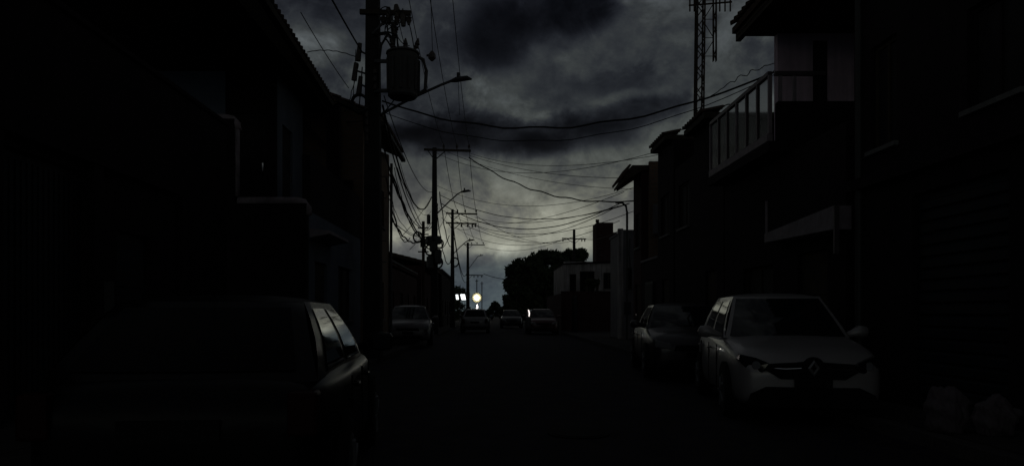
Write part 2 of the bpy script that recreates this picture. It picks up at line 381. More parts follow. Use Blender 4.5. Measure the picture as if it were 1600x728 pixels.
# LEFT: stepped boundary wall facing the camera, with rounded pale coping
t = thing('stepped_wall', 'stepped boundary wall with pale rounded coping beside the far left street wall', 'wall', (0, 0, 0))
YW = 14.3
mb = MB(); mb.box(-9.5, -5.0, YW, YW + .18, .12, 5.06); mb.box(-4.997, -3.6, YW, YW + .18, .12, 3.42)
mb.build('wall', M['dark_plaster'], t)
def cope(pts, nm='coping'): MB().tube(pts, .085, 10).build(nm, M['coping'], t, smooth=True)
cope([(-9.5, YW+.09, 5.09), (-5.2, YW+.09, 5.09), (-5.06, YW+.09, 5.06), (-4.985, YW+.09, 4.97), (-4.96, YW+.09, 4.86)])
MB().tube([(-4.96, YW+.06, 4.86), (-4.96, YW+.06, 3.56)], .05, 8).build('corner_trim', M['coping'], t, smooth=True)
cope([(-4.95, YW+.09, 3.47), (-3.8, YW+.09, 3.47), (-3.67, YW+.09, 3.44), (-3.60, YW+.09, 3.34), (-3.585, YW+.09, 3.2)])

# LEFT 2: two-storey house, veranda above, deep black eave against the sky
t = thing('veranda_house', 'dark two storey house with upper veranda and long sloping eave, left of the transformer pole', 'house', (0, 0, 0))
mb = MB()
wall(mb, 'x', -3.78, .18, YW + .2, 20.2, .12, 3.3, [(15.0, 16.1, .13, 2.35), (17.3, 18.9, 1.1, 2.4)])
mb.box(-9.5, -6.15, 17.0, 17.18, 3.52, 6.86)
wall(mb, 'x', -5.18, .18, 17.182, 19.5, 3.52, 6.86, [(17.6, 18.5, 3.6, 5.8)])
wall(mb, 'y', 19.9, .18, -9.5, -5.6, 3.52, 6.86)
mb.build('wall', M['blue_plaster'], t)
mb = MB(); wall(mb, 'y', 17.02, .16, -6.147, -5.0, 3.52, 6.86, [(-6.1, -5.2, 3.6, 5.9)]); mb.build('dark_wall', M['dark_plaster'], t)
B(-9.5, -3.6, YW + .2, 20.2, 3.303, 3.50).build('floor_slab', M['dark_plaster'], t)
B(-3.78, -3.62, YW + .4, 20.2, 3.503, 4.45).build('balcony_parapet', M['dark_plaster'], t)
B(-5.6, -3.78, 20.02, 20.18, 3.503, 4.9).build('balcony_parapet', M['dark_plaster'], t)
door(t, 'y', 17.0, .18, (-6.1, -5.2, 3.6, 5.9), 'curtain'); door(t, 'x', -5.18, .18, (17.6, 18.5, 3.6, 5.8), 'curtain')
door(t, 'x', -3.78, .18, (15.0, 16.1, .13, 2.35)); window(t, 'x', -3.78, .18, (17.3, 18.9, 1.1, 2.4), out=1)
B(-4.42, -4.08, 19.7, 20.01, 3.503, 6.86).build('column', M['dark_plaster'], t)
B(-5.55, -5.19, 19.55, 19.85, 3.503, 6.86).build('column', M['dark_plaster'], t)
MB().prism([(-3.597, 2.78), (-3.2, 2.86), (-3.2, 2.92), (-3.597, 2.95)], 14.55, 16.5).build('door_canopy', M['coping'], t)
# roof: eave edge runs slightly askew to the street
E0, E1 = Vector((-3.90, 8.5, 7.0)), Vector((-4.36, 21.5, 7.0))
rb = MB(); I0, I1 = Vector((-9.5, 8.5, 9.3)), Vector((-9.5, 21.5, 9.3))
dn = Vector((0, 0, .14))
rb.add([E0, E1, I1, I0, E0-dn, E1-dn, I1-dn, I0-dn], [(0,1,2,3),(7,6,5,4),(0,4,5,1),(1,5,6,2),(2,6,7,3),(3,7,4,0)])
rb.build('roof', M['wood'], t)
B(-9.5, -4.55, 8.6, 21.3, 6.863, 6.90).build('soffit', M['wood'], t)
tiles(t, E0, E1, E0.lerp(I0, .5), E1.lerp(I1, .5))
MB().bar(E0 - dn, E1 - dn, .14, .14).build('fascia', M['wood'], t)
MB().bar((-4.6, 20.3, 5.9), (-5.4, 20.3, 6.8), .09).build('roof_brace', M['wood'], t)

# LEFT 3: brick house behind the pole
t = thing('brick_house', 'two storey bare brick house with projecting eave right behind the transformer pole', 'house', (0, 0, 0))
mb = MB(); wall(mb, 'y', 20.6, .18, -9.5, -3.6, .12, 6.55, [(-7.0, -6.0, 4.4, 5.6)])
hx = [(21.6, 22.5, .13, 2.3), (23.3, 24.6, 1.1, 2.3), (21.6, 22.7, 4.1, 5.3), (23.6, 24.7, 4.1, 5.3)]
wall(mb, 'x', -3.78, .18, 20.782, 25.9, .12, 6.55, hx)
mb.build('wall', M['brick'], t); B(-9.5, -3.6, 25.72, 25.9, .12, 6.55).build('rear_wall', M['brick'], t)
door(t, 'x', -3.78, .18, hx[0])
for h in hx[1:]: window(t, 'x', -3.78, .18, h, out=1)
window(t, 'y', 20.6, .18, (-7.0, -6.0, 4.4, 5.6))
f = lambda x: 6.72 + (-3.05 - x) * .42
MB().prism([(-3.05, 6.62), (-3.05, 6.72), (-9.5, f(-9.5)), (-9.5, f(-9.5) - .12)], 20.4, 25.3).build('roof', M['wood'], t)
MB().prism([(-3.6, 6.553), (-9.5, 6.553), (-9.5, f(-9.5) - .14), (-3.6, f(-3.6) - .14)], 25.72, 25.9).build('gable', M['brick'], t)
MB().prism([(-3.6, 6.553), (-9.5, 6.553), (-9.5, f(-9.5) - .14), (-3.6, f(-3.6) - .14)], 20.6, 20.78).build('gable', M['brick'], t)
rafters(t, (-3.6, -3.1), (20.6, 25.2), lambda x: f(x) - .1, 9)
tiles(t, (-3.05, 20.4, 6.72), (-3.05, 25.3, 6.72), (-7, 20.4, f(-7)), (-7, 25.3, f(-7)))
B(-3.12, -2.98, 20.5, 25.5, 6.5, 6.6).build('gutter', M['steel'], t)
MB().tube([(-3.5, 25.75, 6.5), (-3.52, 25.75, 3.0), (-3.52, 25.75, .2)], .05).build('downpipe', M['steel'], t)

# LEFT 4.. low houses up the street
def low_house(lbl, nm, x, y0, y1, z, m, side=-1, depth=7, wins=2, roof='flat', name='low_house'):
    t = thing(name, lbl, 'house', (0, 0, 0)); xo = x
    mb = MB(); th = .18; L = y1 - y0; hs = []
    for i in range(wins * 2):
        a = y0 + L * (i + .28) / (wins * 2)
        hs.append((a, a + .9, .13, 2.3) if i % 2 == 0 else (a, a + 1.2, 1.1, 2.3))
    px = x - th if side < 0 else x
    wall(mb, 'x', px, th, y0 + .18, y1 - .18, .12, z, hs)
    xa, xb = (x - depth, x) if side < 0 else (x, x + depth)
    mb.box(xa, xb, y0, y0 + .178, .12, z); mb.box(xa, xb, y1 - .178, y1, .12, z)
    mb.box(xa + (0 if side < 0 else 0), xb, y0 + .18, y1 - .18, z - .25, z - .12)
    mb.build('wall', M[m], t)
    for i, h in enumerate(hs): (door(t, 'x', px, th, h) if i % 2 == 0 else window(t, 'x', px, th, h, out=-side))
    if roof == 'flat':
        B(xa - .06, xb + .06, y0 - .06, y1 + .06, z + .003, z + .1).build('coping', M['concrete'], t, bevel=.01)
    else:
        h = 1.0
        e = x - side * .5; r = x + side * depth / 2
        MB().prism([(e, z), (e, z + .1), (r, z + h + .1), (x + side * depth, z + .1), (x + side * depth, z), (r, z + h)], y0 - .3, y1 + .3).build('roof', M['wood'], t)
        tiles(t, (e, y0 - .3, z + .1), (e, y1 + .3, z + .1), (r, y0 - .3, z + h + .1), (r, y1 + .3, z + h + .1), .3)
    return t
low_house('low flat roofed maroon house with a roof post, just beyond the brick house', '', -4.6, 33, 45.4, 3.62, 'maroon')
low_house('single storey dark house with brick red front behind the second utility pole', '', -4.4, 46, 58, 4.25, 'maroon', roof='pitched')
low_house('small flat roofed shop beside the double crossarm pole, left of the bright lamp', '', -4.0, 59, 72, 4.7, 'dark_plaster')
low_house('farthest dark low house on the left side near the two lit tubes', '', -4.7, 73, 88, 3.6, 'dark_plaster')
# rooftop service mast on the maroon house
t = thing('service_mast', 'thin black service mast with coiled wires rising over the maroon house roof', 'mast', (-3.15, 34, 0))
MB().tube([(0,0,.12), (0,0,5.5)], .07).build('post', M['rust'], t)
B(-.12, .12, -.2, -.07, 4.3, 4.7).build('junction_box', M['plastic'], t)
for z in (5.2, 4.9, 4.1): MB().tube([(-.25,0,z), (.25,0,z)], .03).build('bracket', M['rust'], t)

# ------------------------------------------------------------------ RIGHT 1: near dark building
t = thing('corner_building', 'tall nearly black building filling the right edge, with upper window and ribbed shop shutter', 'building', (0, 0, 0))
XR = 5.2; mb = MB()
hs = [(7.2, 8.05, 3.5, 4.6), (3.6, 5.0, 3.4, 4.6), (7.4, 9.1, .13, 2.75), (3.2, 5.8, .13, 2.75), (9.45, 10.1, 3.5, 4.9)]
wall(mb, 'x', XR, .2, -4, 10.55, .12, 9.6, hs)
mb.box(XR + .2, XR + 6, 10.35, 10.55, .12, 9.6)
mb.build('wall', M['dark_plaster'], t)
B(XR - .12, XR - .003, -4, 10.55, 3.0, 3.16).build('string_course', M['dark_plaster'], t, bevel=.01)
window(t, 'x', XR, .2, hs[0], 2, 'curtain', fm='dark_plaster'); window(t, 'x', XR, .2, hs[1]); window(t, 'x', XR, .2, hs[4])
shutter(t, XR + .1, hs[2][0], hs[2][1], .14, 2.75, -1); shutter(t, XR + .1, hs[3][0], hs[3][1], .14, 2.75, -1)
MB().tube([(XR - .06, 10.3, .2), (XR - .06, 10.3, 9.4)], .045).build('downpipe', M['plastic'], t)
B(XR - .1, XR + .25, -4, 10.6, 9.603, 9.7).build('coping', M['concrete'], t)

# RIGHT 2: house with terrace, glazed railing and projecting tiled eave
t = thing('terrace_house', 'two storey house with glazed street balcony, lilac upper wall and projecting tiled eave', 'house', (0, 0, 0))
mb = MB()
h2 = [(5.1 + .9, 7.2, 1.0, 2.3)]
wall(mb, 'x', XR, .2, 10.8, 16.2, .12, 4.1, [(11.4, 12.5, .13, 2.3), (13.6, 15.2, 1.0, 2.2)])
mb.box(XR + .2, 12, 12.8, 13.0, .12, 4.1); mb.box(XR, 12, 16.0 + .202, 16.4, .12, 4.1)
mb.build('wall', M['dark_plaster'], t)
window(t, 'x', XR, .2, (13.6, 15.2, 1.0, 2.2)); door(t, 'x', XR, .2, (11.4, 12.5, .13, 2.3))
B(4.82, 12, 12.8, 16.4, 4.103, 4.28).build('terrace_slab', M['dark_plaster'], t)
B(4.99, 12, 12.8, 12.95, 4.283, 4.97).build('terrace_parapet', M['dark_plaster'], t)
YU = 15.0; mb = MB(); H = [(7.68 - 1.13, 7.68 - .82, 4.5, 6.84)]
wall(mb, 'y', YU, .18, 5.83, 12, 4.283, 6.98, [(6.55, 6.87, 4.5, 6.84), (8.2, 9.4, 5.0, 6.3)])
mb.build('upper_wall', M['lilac_plaster'], t)
MB().add([(5.83,YU+.182,4.283),(6.03,YU+.182,4.283),(6.75,16.3,4.283),(6.55,16.3,4.283),(5.83,YU+.182,6.98),(6.03,YU+.182,6.98),(6.75,16.3,6.98),(6.55,16.3,6.98)],
         [(0,3,2,1),(4,5,6,7),(0,1,5,4),(1,2,6,5),(2,3,7,6),(3,0,4,7)]).build('side_wall', M['lilac_plaster'], t)
door(t, 'y', YU, .18, (6.55, 6.87, 4.5, 6.84), 'curtain'); window(t, 'y', YU, .18, (8.2, 9.4, 5.0, 6.3))
B(5.05, 12, 11.0, 15.18, 6.985, 7.03).build('ceiling', M['wood'], t)
def rf(x): return 7.2 + (x - 5.0) * .62
MB().prism([(5.0, 7.08), (5.0, 7.2), (8.2, rf(8.2)), (12, rf(8.2)), (12, rf(8.2) - .12), (8.2, rf(8.2) - .2), (5.3, 7.06)], 10.7, 15.3).build('roof', M['tile'], t)
tiles(t, (4.99, 10.7, 7.2), (4.99, 15.3, 7.2), (8.2, 10.7, rf(8.2)+.02), (8.2, 15.3, rf(8.2)+.02), .22)
B(5.06, 5.16, 10.75, 15.25, 6.90, 7.07).build('eave_beam', M['wood'], t)
# railing along the street
r0, r1, xr = 12.85, 16.3, 4.86
rl = MB(); rl.bar((xr, r0, 5.47), (xr, r1, 5.47), .07); rl.build('handrail', M['rail'], t)
B(xr - .05, xr + .05, r0, r1, 4.283, 4.42).build('bottom_rail', M['railpale'], t)
npn = 6
for i in range(npn + 1):
    y = r0 + (r1 - r0) * i / npn
    B(xr - .03, xr + .03, y - .03, y + .03, 4.423, 5.43).build('baluster_post', M['rail'] if i % 3 else M['railpale'], t)
for i in range(npn):
    y = r0 + (r1 - r0) * (i + .5) / npn
    B(xr - .006, xr + .006, y - (r1-r0)/npn/2 + .04, y + (r1-r0)/npn/2 - .04, 4.45, 5.40).build('rail_pane', M['panel'], t)
MB().bar((4.95, 12.87, 5.47), (5.83, 12.87, 5.47), .07).build('handrail', M['rail'], t)
for x in (5.05, 5.3): B(x-.025, x+.025, 12.85, 12.9, 4.973, 5.43).build('baluster_post', M['railpale'], t)
# pale canopy slab over the ground floor entrance
MB().prism([(10.62, 2.50), (13.3, 2.56), (13.3, 2.72), (10.62, 2.84)], 4.93, 5.195, 'x').build('entrance_canopy', M['railpale'], t)
B(4.93, 5.0, 10.58, 10.62, 2.15, 2.84).build('canopy_bracket', M['rail'], t)
MB().tube([(4.95, 13.25, 2.73), (4.95, 13.25, 3.3)], .025).build('canopy_post', M['railpale'], t)

# RIGHT 3, 4, 5: houses with short tiled pent roofs over the street
def pent_house(lbl, x, y0, y1, tip, top, body, m='dark_plaster', name='pent_roof_house', wins=1):
    t = thing(name, lbl, 'house', (0, 0, 0)); L = y1 - y0
    hs = []
    wins = 0 if L < 3 else wins
    for i in range(wins + 1):
        a = y0 + .25 + i * (L - 1.6) / max(1, wins)
        hs.append((a, a + .8, .13 if i == 0 else 1.0, 2.3)); hs.append((a, a + .8, 3.6, 4.8))
    mb = MB(); wall(mb, 'x', x, .18, y0 + .182, y1 - .182, .12, body, hs)
    mb.box(x, x + 7, y0, y0 + .18, .12, body); mb.box(x, x + 7, y1 - .18, y1, .12, body)
    mb.build('wall', M[m], t)
    for h in hs: (door(t, 'x', x, .18, h) if h[2] < .5 else window(t, 'x', x, .18, h))
    MB().prism([(tip[0], tip[1]), (tip[0], tip[1] + .08), (top[0], top[1]), (x + 7, top[1]), (x + 7, body + .003), (x, body + .003)], y0 - .15, y1 - .02).build('roof', M['wood'], t)
    tiles(t, (tip[0], y0 - .15, tip[1] + .09), (tip[0], y1 - .02, tip[1] + .09), (top[0], y0 - .15, top[1] + .01), (top[0], y1 - .02, top[1] + .01), .22)
    rafters(t, (x, tip[0] + .05), (y0, y1 - .1), lambda xx: tip[1] + (body - tip[1]) * max(0, (xx - tip[0])) / (x - tip[0]), max(3, int(L / .6)), .07, .09)
    return t
def slab_house(lbl, x, y0, y1, s0, s1, xe, zs, body, low=None):
    t = thing('slab_roof_house', lbl, 'house', (0, 0, 0))
    hs = [(y0 + .5, y0 + 1.4, .13, 2.3), (y1 - 1.5, y1 - .4, 3.6, 4.8)]
    mb = MB(); wall(mb, 'x', x, .18, y0 + .182, y1 - .182, .12, body, hs)
    mb.box(x, x + 7, y0, y0 + .18, .12, body); mb.box(x, x + 7, y1 - .18, y1, .12, body)
    if body < zs - .05: mb.box(x, x + 7, s0 + .1, s1, body + .002, zs - .05)
    mb.build('wall', M['dark_plaster'], t)
    door(t, 'x', x, .18, hs[0]); window(t, 'x', x, .18, hs[1])
    B(xe, x + 7, s0, s1 + .02, zs - .047, zs + .09).build('roof', M['wood'], t, bevel=.01)
    tiles(t, (xe - .04, s0, zs + .06), (xe - .04, s1, zs + .06), (xe + .5, s0, zs + .2), (xe + .5, s1, zs + .2), .22)
    return t
slab_house('dark house with flat overhanging slab roof just beyond the glazed balcony', XR, 16.5, 20.85, 17.1, 18.9, 4.94, 5.86, 5.35)
slab_house('dark two storey house with thin overhanging roof between glazed balcony and brick side wall', 5.18, 20.96, 22.9, 20.96, 22.88, 4.94, 6.27, 6.22)
t = pent_house('slim two storey house with drooping tiled eave and bare brick side wall', 5.2, 25.55, 26.95, (4.48, 5.72), (4.86, 6.38), 6.2, 'maroon', name='eave_house')
B(5.44, 12, 25.35, 25.53, .12, 6.5).build('brick_side_wall', M['brick'], t)
B(5.55, 6.1, 25.2, 25.34, 4.0, 5.0).build('pale_panel', M['pale_plaster'], t)
t = thing('yard_wall', 'dark yard wall with pale capping between the narrow house and the slim eave house', 'wall', (0, 0, 0))
B(5.2, 5.38, 22.92, 25.5, .12, 3.0).build('wall', M['dark_plaster'], t); B(5.16, 5.42, 22.92, 25.5, 3.003, 3.08).build('coping', M['pale_plaster'], t)
slat_gate(t, 5.15, 23.4, 24.6, .14, 2.3, -1)

# pale gable house and its downpipes
t = thing('pale_house', 'narrow pale rendered house front with a whiter corner strip, beneath crossing wires', 'house', (0, 0, 0))
mb = MB(); wall(mb, 'y', 33, .18, 5.9, 12, .12, 4.9, [(6.1, 6.3, 2.3, 3.3), (7.2, 8.4, 1.1, 2.3)]); mb.box(5.9, 6.08, 33.182, 36.5, .12, 4.9)
mb.build('wall', M['pale_plaster'], t)
B(5.68, 5.897, 32.93, 33.2, .12, 5.05).build('corner_strip', M['white_wall'], t)
window(t, 'y', 33, .18, (6.1, 6.3, 2.3, 3.3), 1); window(t, 'y', 33, .18, (7.2, 8.4, 1.1, 2.3), 2)
MB().tube([(6.18, 32.9, 4.6), (6.15, 32.9, 3.9), (6.22, 32.9, 3.2)], .03).build('wire_conduit', M['plastic'], t)
B(5.85, 12, 32.95, 36.6, 4.903, 5.0).build('coping', M['pale_plaster'], t)
t = thing('meter_post', 'thin bent conduit post at the edge of the pale house, wires ending on it', 'post', (5.82, 31.6, 0))
MB().tube([(0,0,.12), (0,0,5.6), (-.04,0,5.85), (-.2,0,6.0), (-.5,0,6.02)], .05).build('conduit', M['plastic'], t)
B(-.15, .15, -.12, -.05, 1.2, 1.75).build('meter_box', M['plastic'], t)

# long low white building, water tower block
t = thing('white_building', 'low weathered white building with dark openings under the block shaped water tower', 'building', (0, 0, 0))
mb = MB(); hs = [(5.3, 5.75, 1.9, 3.9), (6.0, 7.0, 2.3, 4.1), (7.6, 8.3, 2.9, 4.0)]
wall(mb, 'y', 50, .2, 4.9, 12, .12, 4.75, hs); mb.box(4.9, 5.1, 50.202, 58, .12, 4.65)
mb.build('wall', M['white_wall'], t)
for h in hs: window(t, 'y', 50, .2, h, 1 if h[1] - h[0] < .6 else 2, 'glass')
MB().prism([(4.85, 4.62), (8.6, 4.86), (12, 4.9), (12, 4.76), (4.85, 4.55)], 49.9, 58).build('roof_edge', M['dark_plaster'], t)
t = thing('front_wall', 'dark low wall hiding the foot of the weathered white building', 'wall', (0, 0, 0))
B(4.36, 9.5, 46.0, 46.2, .12, 2.55).build('wall', M['maroon'], t); B(4.34, 9.55, 45.96, 46.24, 2.553, 2.63).build('coping', M['maroon'], t)
B(4.36, 4.54, 46.203, 58, .12, 2.50).build('return_wall', M['maroon'], t)
slat_gate(t, 5.0, 43.0, 45.6, .14, 2.3, -1)
t = thing('water_tower', 'tall narrow rust dark block rising over the white building roof', 'tower', (0, 0, 0))
B(8.05, 9.35, 56.5, 58.6, .12, 8.2).build('shaft', M['maroon'], t, bevel=.03)
B(8.0, 8.25, 56.4, 56.6, 8.203, 8.42).build('corner_stub', M['maroon'], t)
B(9.352, 9.72, 57.0, 58.4, .12, 7.5).build('side_block', M['maroon'], t, bevel=.03)
for i in range(5): B(8.2, 8.5, 56.42, 56.497, 5.2 + i*.5, 5.24 + i*.5).build('rung', M['steel'], t)

# ------------------------------------------------------------------ lattice radio mast
t = thing('radio_mast', 'tall rusty lattice radio mast with a slimmer side lattice, behind the right hand roofs', 'mast', P(1088, 488, 42) * 1.0)
t.location.z = 0; ox = t.location.x
zt = 22.0
def lean(z): return -.28 * (z / 22.0)  # leans a touch
def lattice(cx, cy, w, z0, z1, step, rr, m, leanf, nm='leg'):
    cs = [(-w/2, -w/2), (w/2, -w/2), (w/2, w/2), (-w/2, w/2)]
    for a, b in cs:
        MB().tube([(cx + a - leanf(z0), cy + b, z0), (cx + a - leanf(z1), cy + b, z1)], rr, 6).build(nm, M[m], t)
    k = int((z1 - z0) / step)
    for i in range(k):
        for s in range(4):
            a, b = cs[s], cs[(s+1) % 4]; za, zb = z0 + i*step, z0 + (i+1)*step
            if i % 2: za, zb = zb, za
            MB().tube([(cx + a[0] - leanf(za), cy + a[1], za), (cx + b[0] - leanf(zb), cy + b[1], zb)], rr * .55, 4).build('brace', M[m], t)
lattice(0, 0, .42, .1, 22, .62, .05, 'rust', lambda z: -.012 * z)
lattice(1.05, 0, .16, 15.6, 22, 1.1, .03, 'rust', lambda z: 0)
for i in range(6):
    z = 15.9 + i * 1.05
    MB().tube([(.42, 0, z + (.9 if i % 2 else 0)), (.98, 0, z + (0 if i % 2 else .9))], .025, 5).build('side_brace', M['rust'], t)
    MB().tube([(.42, 0, z), (.98, 0, z)], .02, 5).build('side_rung', M['rust'], t)
MB().tube([(-.45, -.1, 18.75), (2.0, -.1, 18.95)], .05, 6).build('antenna_bar', M['rust'], t)
for x in (-.4, -.15, 1.3, 1.6, 1.9): MB().tube([(x, -.12, 18.4), (x, -.12, 19.4)], .045, 6).build('antenna', M['rust'], t)
MB().tube([(-.35, -.28, .2), (.02, -.28, 22)], .03, 5).build('feed_cable', M['cable'], t)

# ------------------------------------------------------------------ utility poles
def street_lamp(parent, z0, z1, reach, sx=1, drop=.0):
    f = MB().tube([(.1*sx, 0, z0), (reach*.5*sx, 0, z0 + (z1-z0)*.52), (reach*.85*sx, 0, z1 - .12), (reach*sx, 0, z1)], .035, 8).build('lamp_arm', M['steel'], parent)
    h = MB(); h.tube([(reach*sx - .05*sx, 0, z1 - .02), (reach*sx + .1*sx, 0, z1 + .02), (reach*sx + .38*sx, 0, z1 + .06), (reach*sx + .5*sx, 0, z1 + .03)], [.05, .11, .10, .03], 10, 0, .6)
    h.build('lamp_head', M['plastic'], f, smooth=True)
    MB().tube([(reach*sx + .15*sx, 0, z1 + .08), (reach*sx + .15*sx, 0, z1 + .20)], .04, 8).build('photocell', M['plastic'], f)
    return f
def insulator(parent, x, y, z, s=1, up=1):
    m = MB(); m.tube([(x, y, z), (x, y, z+.06*s*up), (x, y, z+.07*s*up), (x, y, z+.12*s*up), (x, y, z+.13*s*up), (x, y, z+.2*s*up), (x, y, z+.24*s*up)],
                     [.03*s, .03*s, .075*s, .05*s, .07*s, .04*s, .03*s], 10)
    m.build('insulator', M['insul'], parent, smooth=False)
def pole(lbl, x, y, h, w0, w1, arms, lamp=None):
    t = thing('utility_pole', lbl, 'utility pole', (x, y, 0), group=None)
    m = MB(); m.add([(-w0/2,-w0/2,.1),(w0/2,-w0/2,.1),(w0/2,w0/2,.1),(-w0/2,w0/2,.1),(-w1/2,-w1/2,h),(w1/2,-w1/2,h),(w1/2,w1/2,h),(-w1/2,w1/2,h)],
                    [(0,3,2,1),(4,5,6,7),(0,1,5,4),(1,2,6,5),(2,3,7,6),(3,0,4,7)])
    m.build('shaft', M['pole'], t, bevel=.02)
    for (z, xa, xb, xs, up) in arms:
        dip = -.05 * (xb - xa) * .5
        MB().bar((xa, -w1/2 - .06, z - dip*.3), (xb, -w1/2 - .06, z + dip*.8), .11).build('crossarm', M['wood'], t)
        MB().bar((min(.6, xb*.5), -w1/2 - .06, z - .05), (.02, -w1/2 - .06, z - .55), .05).build('arm_brace', M['steel'], t)
        if xa < -.4: MB().bar((xa*.6, -w1/2 - .06, z - .05), (-.02, -w1/2 - .06, z - .5), .05).build('arm_brace', M['steel'], t)
        for i in xs: insulator(t, i, -w1/2 - .06, z + (.05 if up > 0 else -.06), 1.1, up)
    if lamp: street_lamp(t, *lamp)
    for i in range(6):
        z = 2.6 + i * .55
        if z < h - 3: MB().tube([(w0/2*.8, 0, z), (w0/2 + .12, 0, z)], .012, 5).build('step_iron', M['steel'], t)
    return t
def rack(parent, x, z, k=4):
    f = B(x-.03, x+.03, -.24, -.18, z, z + k*.2).build('wire_rack', M['steel'], parent)
    for i in range(k): MB().tube([(x, -.3, z+.06+i*.2), (x, -.3, z+.16+i*.2)], .05, 8).build('spool', M['insul'], f)
p1 = pole('massive dark utility pole at left carrying a transformer and a street lamp arm', -3.06, 19.0, 11.0, .46, .31,
          [(10.35, -.5, 2.1, (-.35, .7, 1.3, 1.95), 1), (8.95, -.3, 1.0, (.3, .65, .95), -1)], (6.35, 7.28, 2.05))
rack(p1, -.12, 5.6, 5); rack(p1, .1, 6.9, 3)
rnd = random.Random(21)
for i in range(7):
    cx, cz = rnd.uniform(.25, .75), rnd.uniform(8.45, 9.1); q_ = []; a0 = rnd.uniform(0, 6); rr = rnd.uniform(.10, .2)
    for k in range(12): a = a0 + k * .42; q_.append((cx + rr*math.cos(a), -.25 - .02*k, cz + rr*1.3*math.sin(a) - .02*k))
    MB().tube(q_, .014, 5).build('jumper_loop', M['cable'], p1)
# cut-out switch cluster left of pole
for i, (x, z) in enumerate([(-.32, 8.2), (-.42, 7.7), (-.30, 7.35)]):
    MB().tube([(x, -.1, z), (x - .05, -.1, z - .45)], [.055, .075], 8).build('cutout_switch', M['insul'], p1)
    MB().bar((x, -.1, z - .2), (-.1, -.1, z - .3), .04).build('switch_bracket', M['steel'], p1)
for i, (x, z) in enumerate([(.42, 8.98), (.62, 9.05), (.78, 8.9), (.55, 8.6)]):
    MB().tube([(x, -.2, z + .1), (x + .02, -.2, z - .05), (x + .03, -.2, z - .3)], [.05, .09, .06], 8).build('surge_arrester', M['insul'], p1)
# transformer
t = thing('transformer', 'bulky drum transformer with bushings hanging on the street side of the large left pole', 'transformer', (-3.06 + .95 - .15, 18.75, 6.75))
m = MB(); m.tube([(0,0,0), (0,0,.05), (0,0,1.05), (0,0,1.12)], [.33, .38, .41, .37], 20); m.build('tank', M['tank'], t, smooth=False)
MB().tube([(0,0,1.122), (0,0,1.16), (0,0,1.24)], [.43, .42, .24], 20).build('lid', M['tank'], t)
for a in range(0, 360, 30):
    if 150 < a < 210: continue
    c, s = math.cos(R(a)), math.sin(R(a)); MB().bar((c*.41, s*.41, .15), (c*.42, s*.42, .95), .05).build('cooling_fin', M['tank'], t)
for x, z in ((-.2, .0), (.05, .05), (.28, -.02)):
    MB().tube([(x,0,1.2), (x*1.15,0,1.28), (x*1.2,0,1.29), (x*1.25,0,1.36), (x*1.3,0,1.37), (x*1.4,0,1.52)], [.04, .04, .075, .045, .07, .02], 10).build('bushing', M['insul'], t)
MB().tube([(.38,0,1.05), (.52,0,.98), (.60,0,.7), (.57,0,.22), (.36,0,.08)], .045, 8).build('radiator_pipe', M['tank'], t)
B(-.72, -.3, -.04, .04, .9, .98).build('bracket', M['steel'], t); B(-.72, -.3, -.04, .04, .15, .23).build('bracket', M['steel'], t)
MB().tube([(-.6,0,.95), (-.55,0,1.35), (-.35,0,1.68), (-.15,0,1.6), (-.12,0,1.3)], .03, 6).build('lead_cable', M['cable'], t)
MB().tube([(-.72,0,1.62), (-.4,0,1.66), (-.22,0,1.5), (-.25,0,1.15)], .045, 6).build('lead_cable', M['cable'], t)

p2 = pole('second utility pole up the left side, one crossarm and a curved lamp arm', -3.05, 39.4, 10.1, .42, .22,
          [(9.95, -.55, 1.95, (.5, 1.2, 1.85), 1)], (6.55, 7.75, 1.45))
rack(p2, .16, 6.3, 4); MB().tube([(-.3, -.2, 6.0), (-.3, -.2, 6.5)], .1, 8).build('junction_box', M['plastic'], p2)
p3 = pole('third utility pole up the left side, with two stacked crossarms', -3.05, 57.5, 9.35, .38, .2,
          [(9.0, -.5, 1.95, (.4, 1.0, 1.85), 1), (8.25, -.5, 1.9, (.7, 1.2, 1.55, 1.8), -1)], (5.9, 6.9, 1.2))
p4 = pole('fourth utility pole in the distance just left above the bright lamp', -3.05, 94.8, 10.3, .5, .28,
          [(10.0, -.5, 2.2, (.5, 1.2, 2.0), 1), (6.1, -.3, 2.0, (.8, 1.3, 1.8), -1)], (6.9, 8.6, 1.5))
t5 = pole('lone utility pole with short crossarm rising behind the dark trees on the right', 8.75, 78, 10.1, .4, .25,
          [(9.1, -1.3, 1.25, (-1.2, .8, 1.1), -1)])
street_lamp(t5, 6.5, 6.9, 1.0, -1)
# coils of spare cable strapped to pole 2 and others
def coil(lbl, x, y, z, r, turns=3, m='cable'):
    t = thing('cable_coil', lbl, 'cable coil', (x, y, z))
    for i in range(turns):
        rr = r * random.uniform(.85, 1.1); ph = random.uniform(0, 6)
        MB().tube([(rr*math.cos(a), -.03*i - .02*math.sin(3*a+ph), rr*1.15*math.sin(a)) for a in [k*2*math.pi/20 for k in range(21)]], .028, 6, cap=False).build('loop', M[m], t)
    return t
coil('loose hoop of spare cable high on the right flank of the second pole', -2.88, 39.1, 3.95, .30, 4)
coil('lowest hoop of spare cable on the second pole, near roof height', -2.78, 39.1, 4.95, .22, 3)
coil('tangled cable hoop on the left flank of the second pole', -3.28, 39.1, 4.6, .24, 4)
coil('tangle of cable hanging beside the brick house eave', -3.38, 33.8, 4.75, .2, 4)
coil('dark cable hoop on the mast over the maroon house', -3.0, 33.8, 4.6, .14, 3)
coil('cable hoop strapped on the transformer pole below its switch cluster', -3.35, 18.75, 6.6, .22, 4)
coil('cable hoop hanging from the third pole', -2.85, 57.2, 5.2, .3, 3)
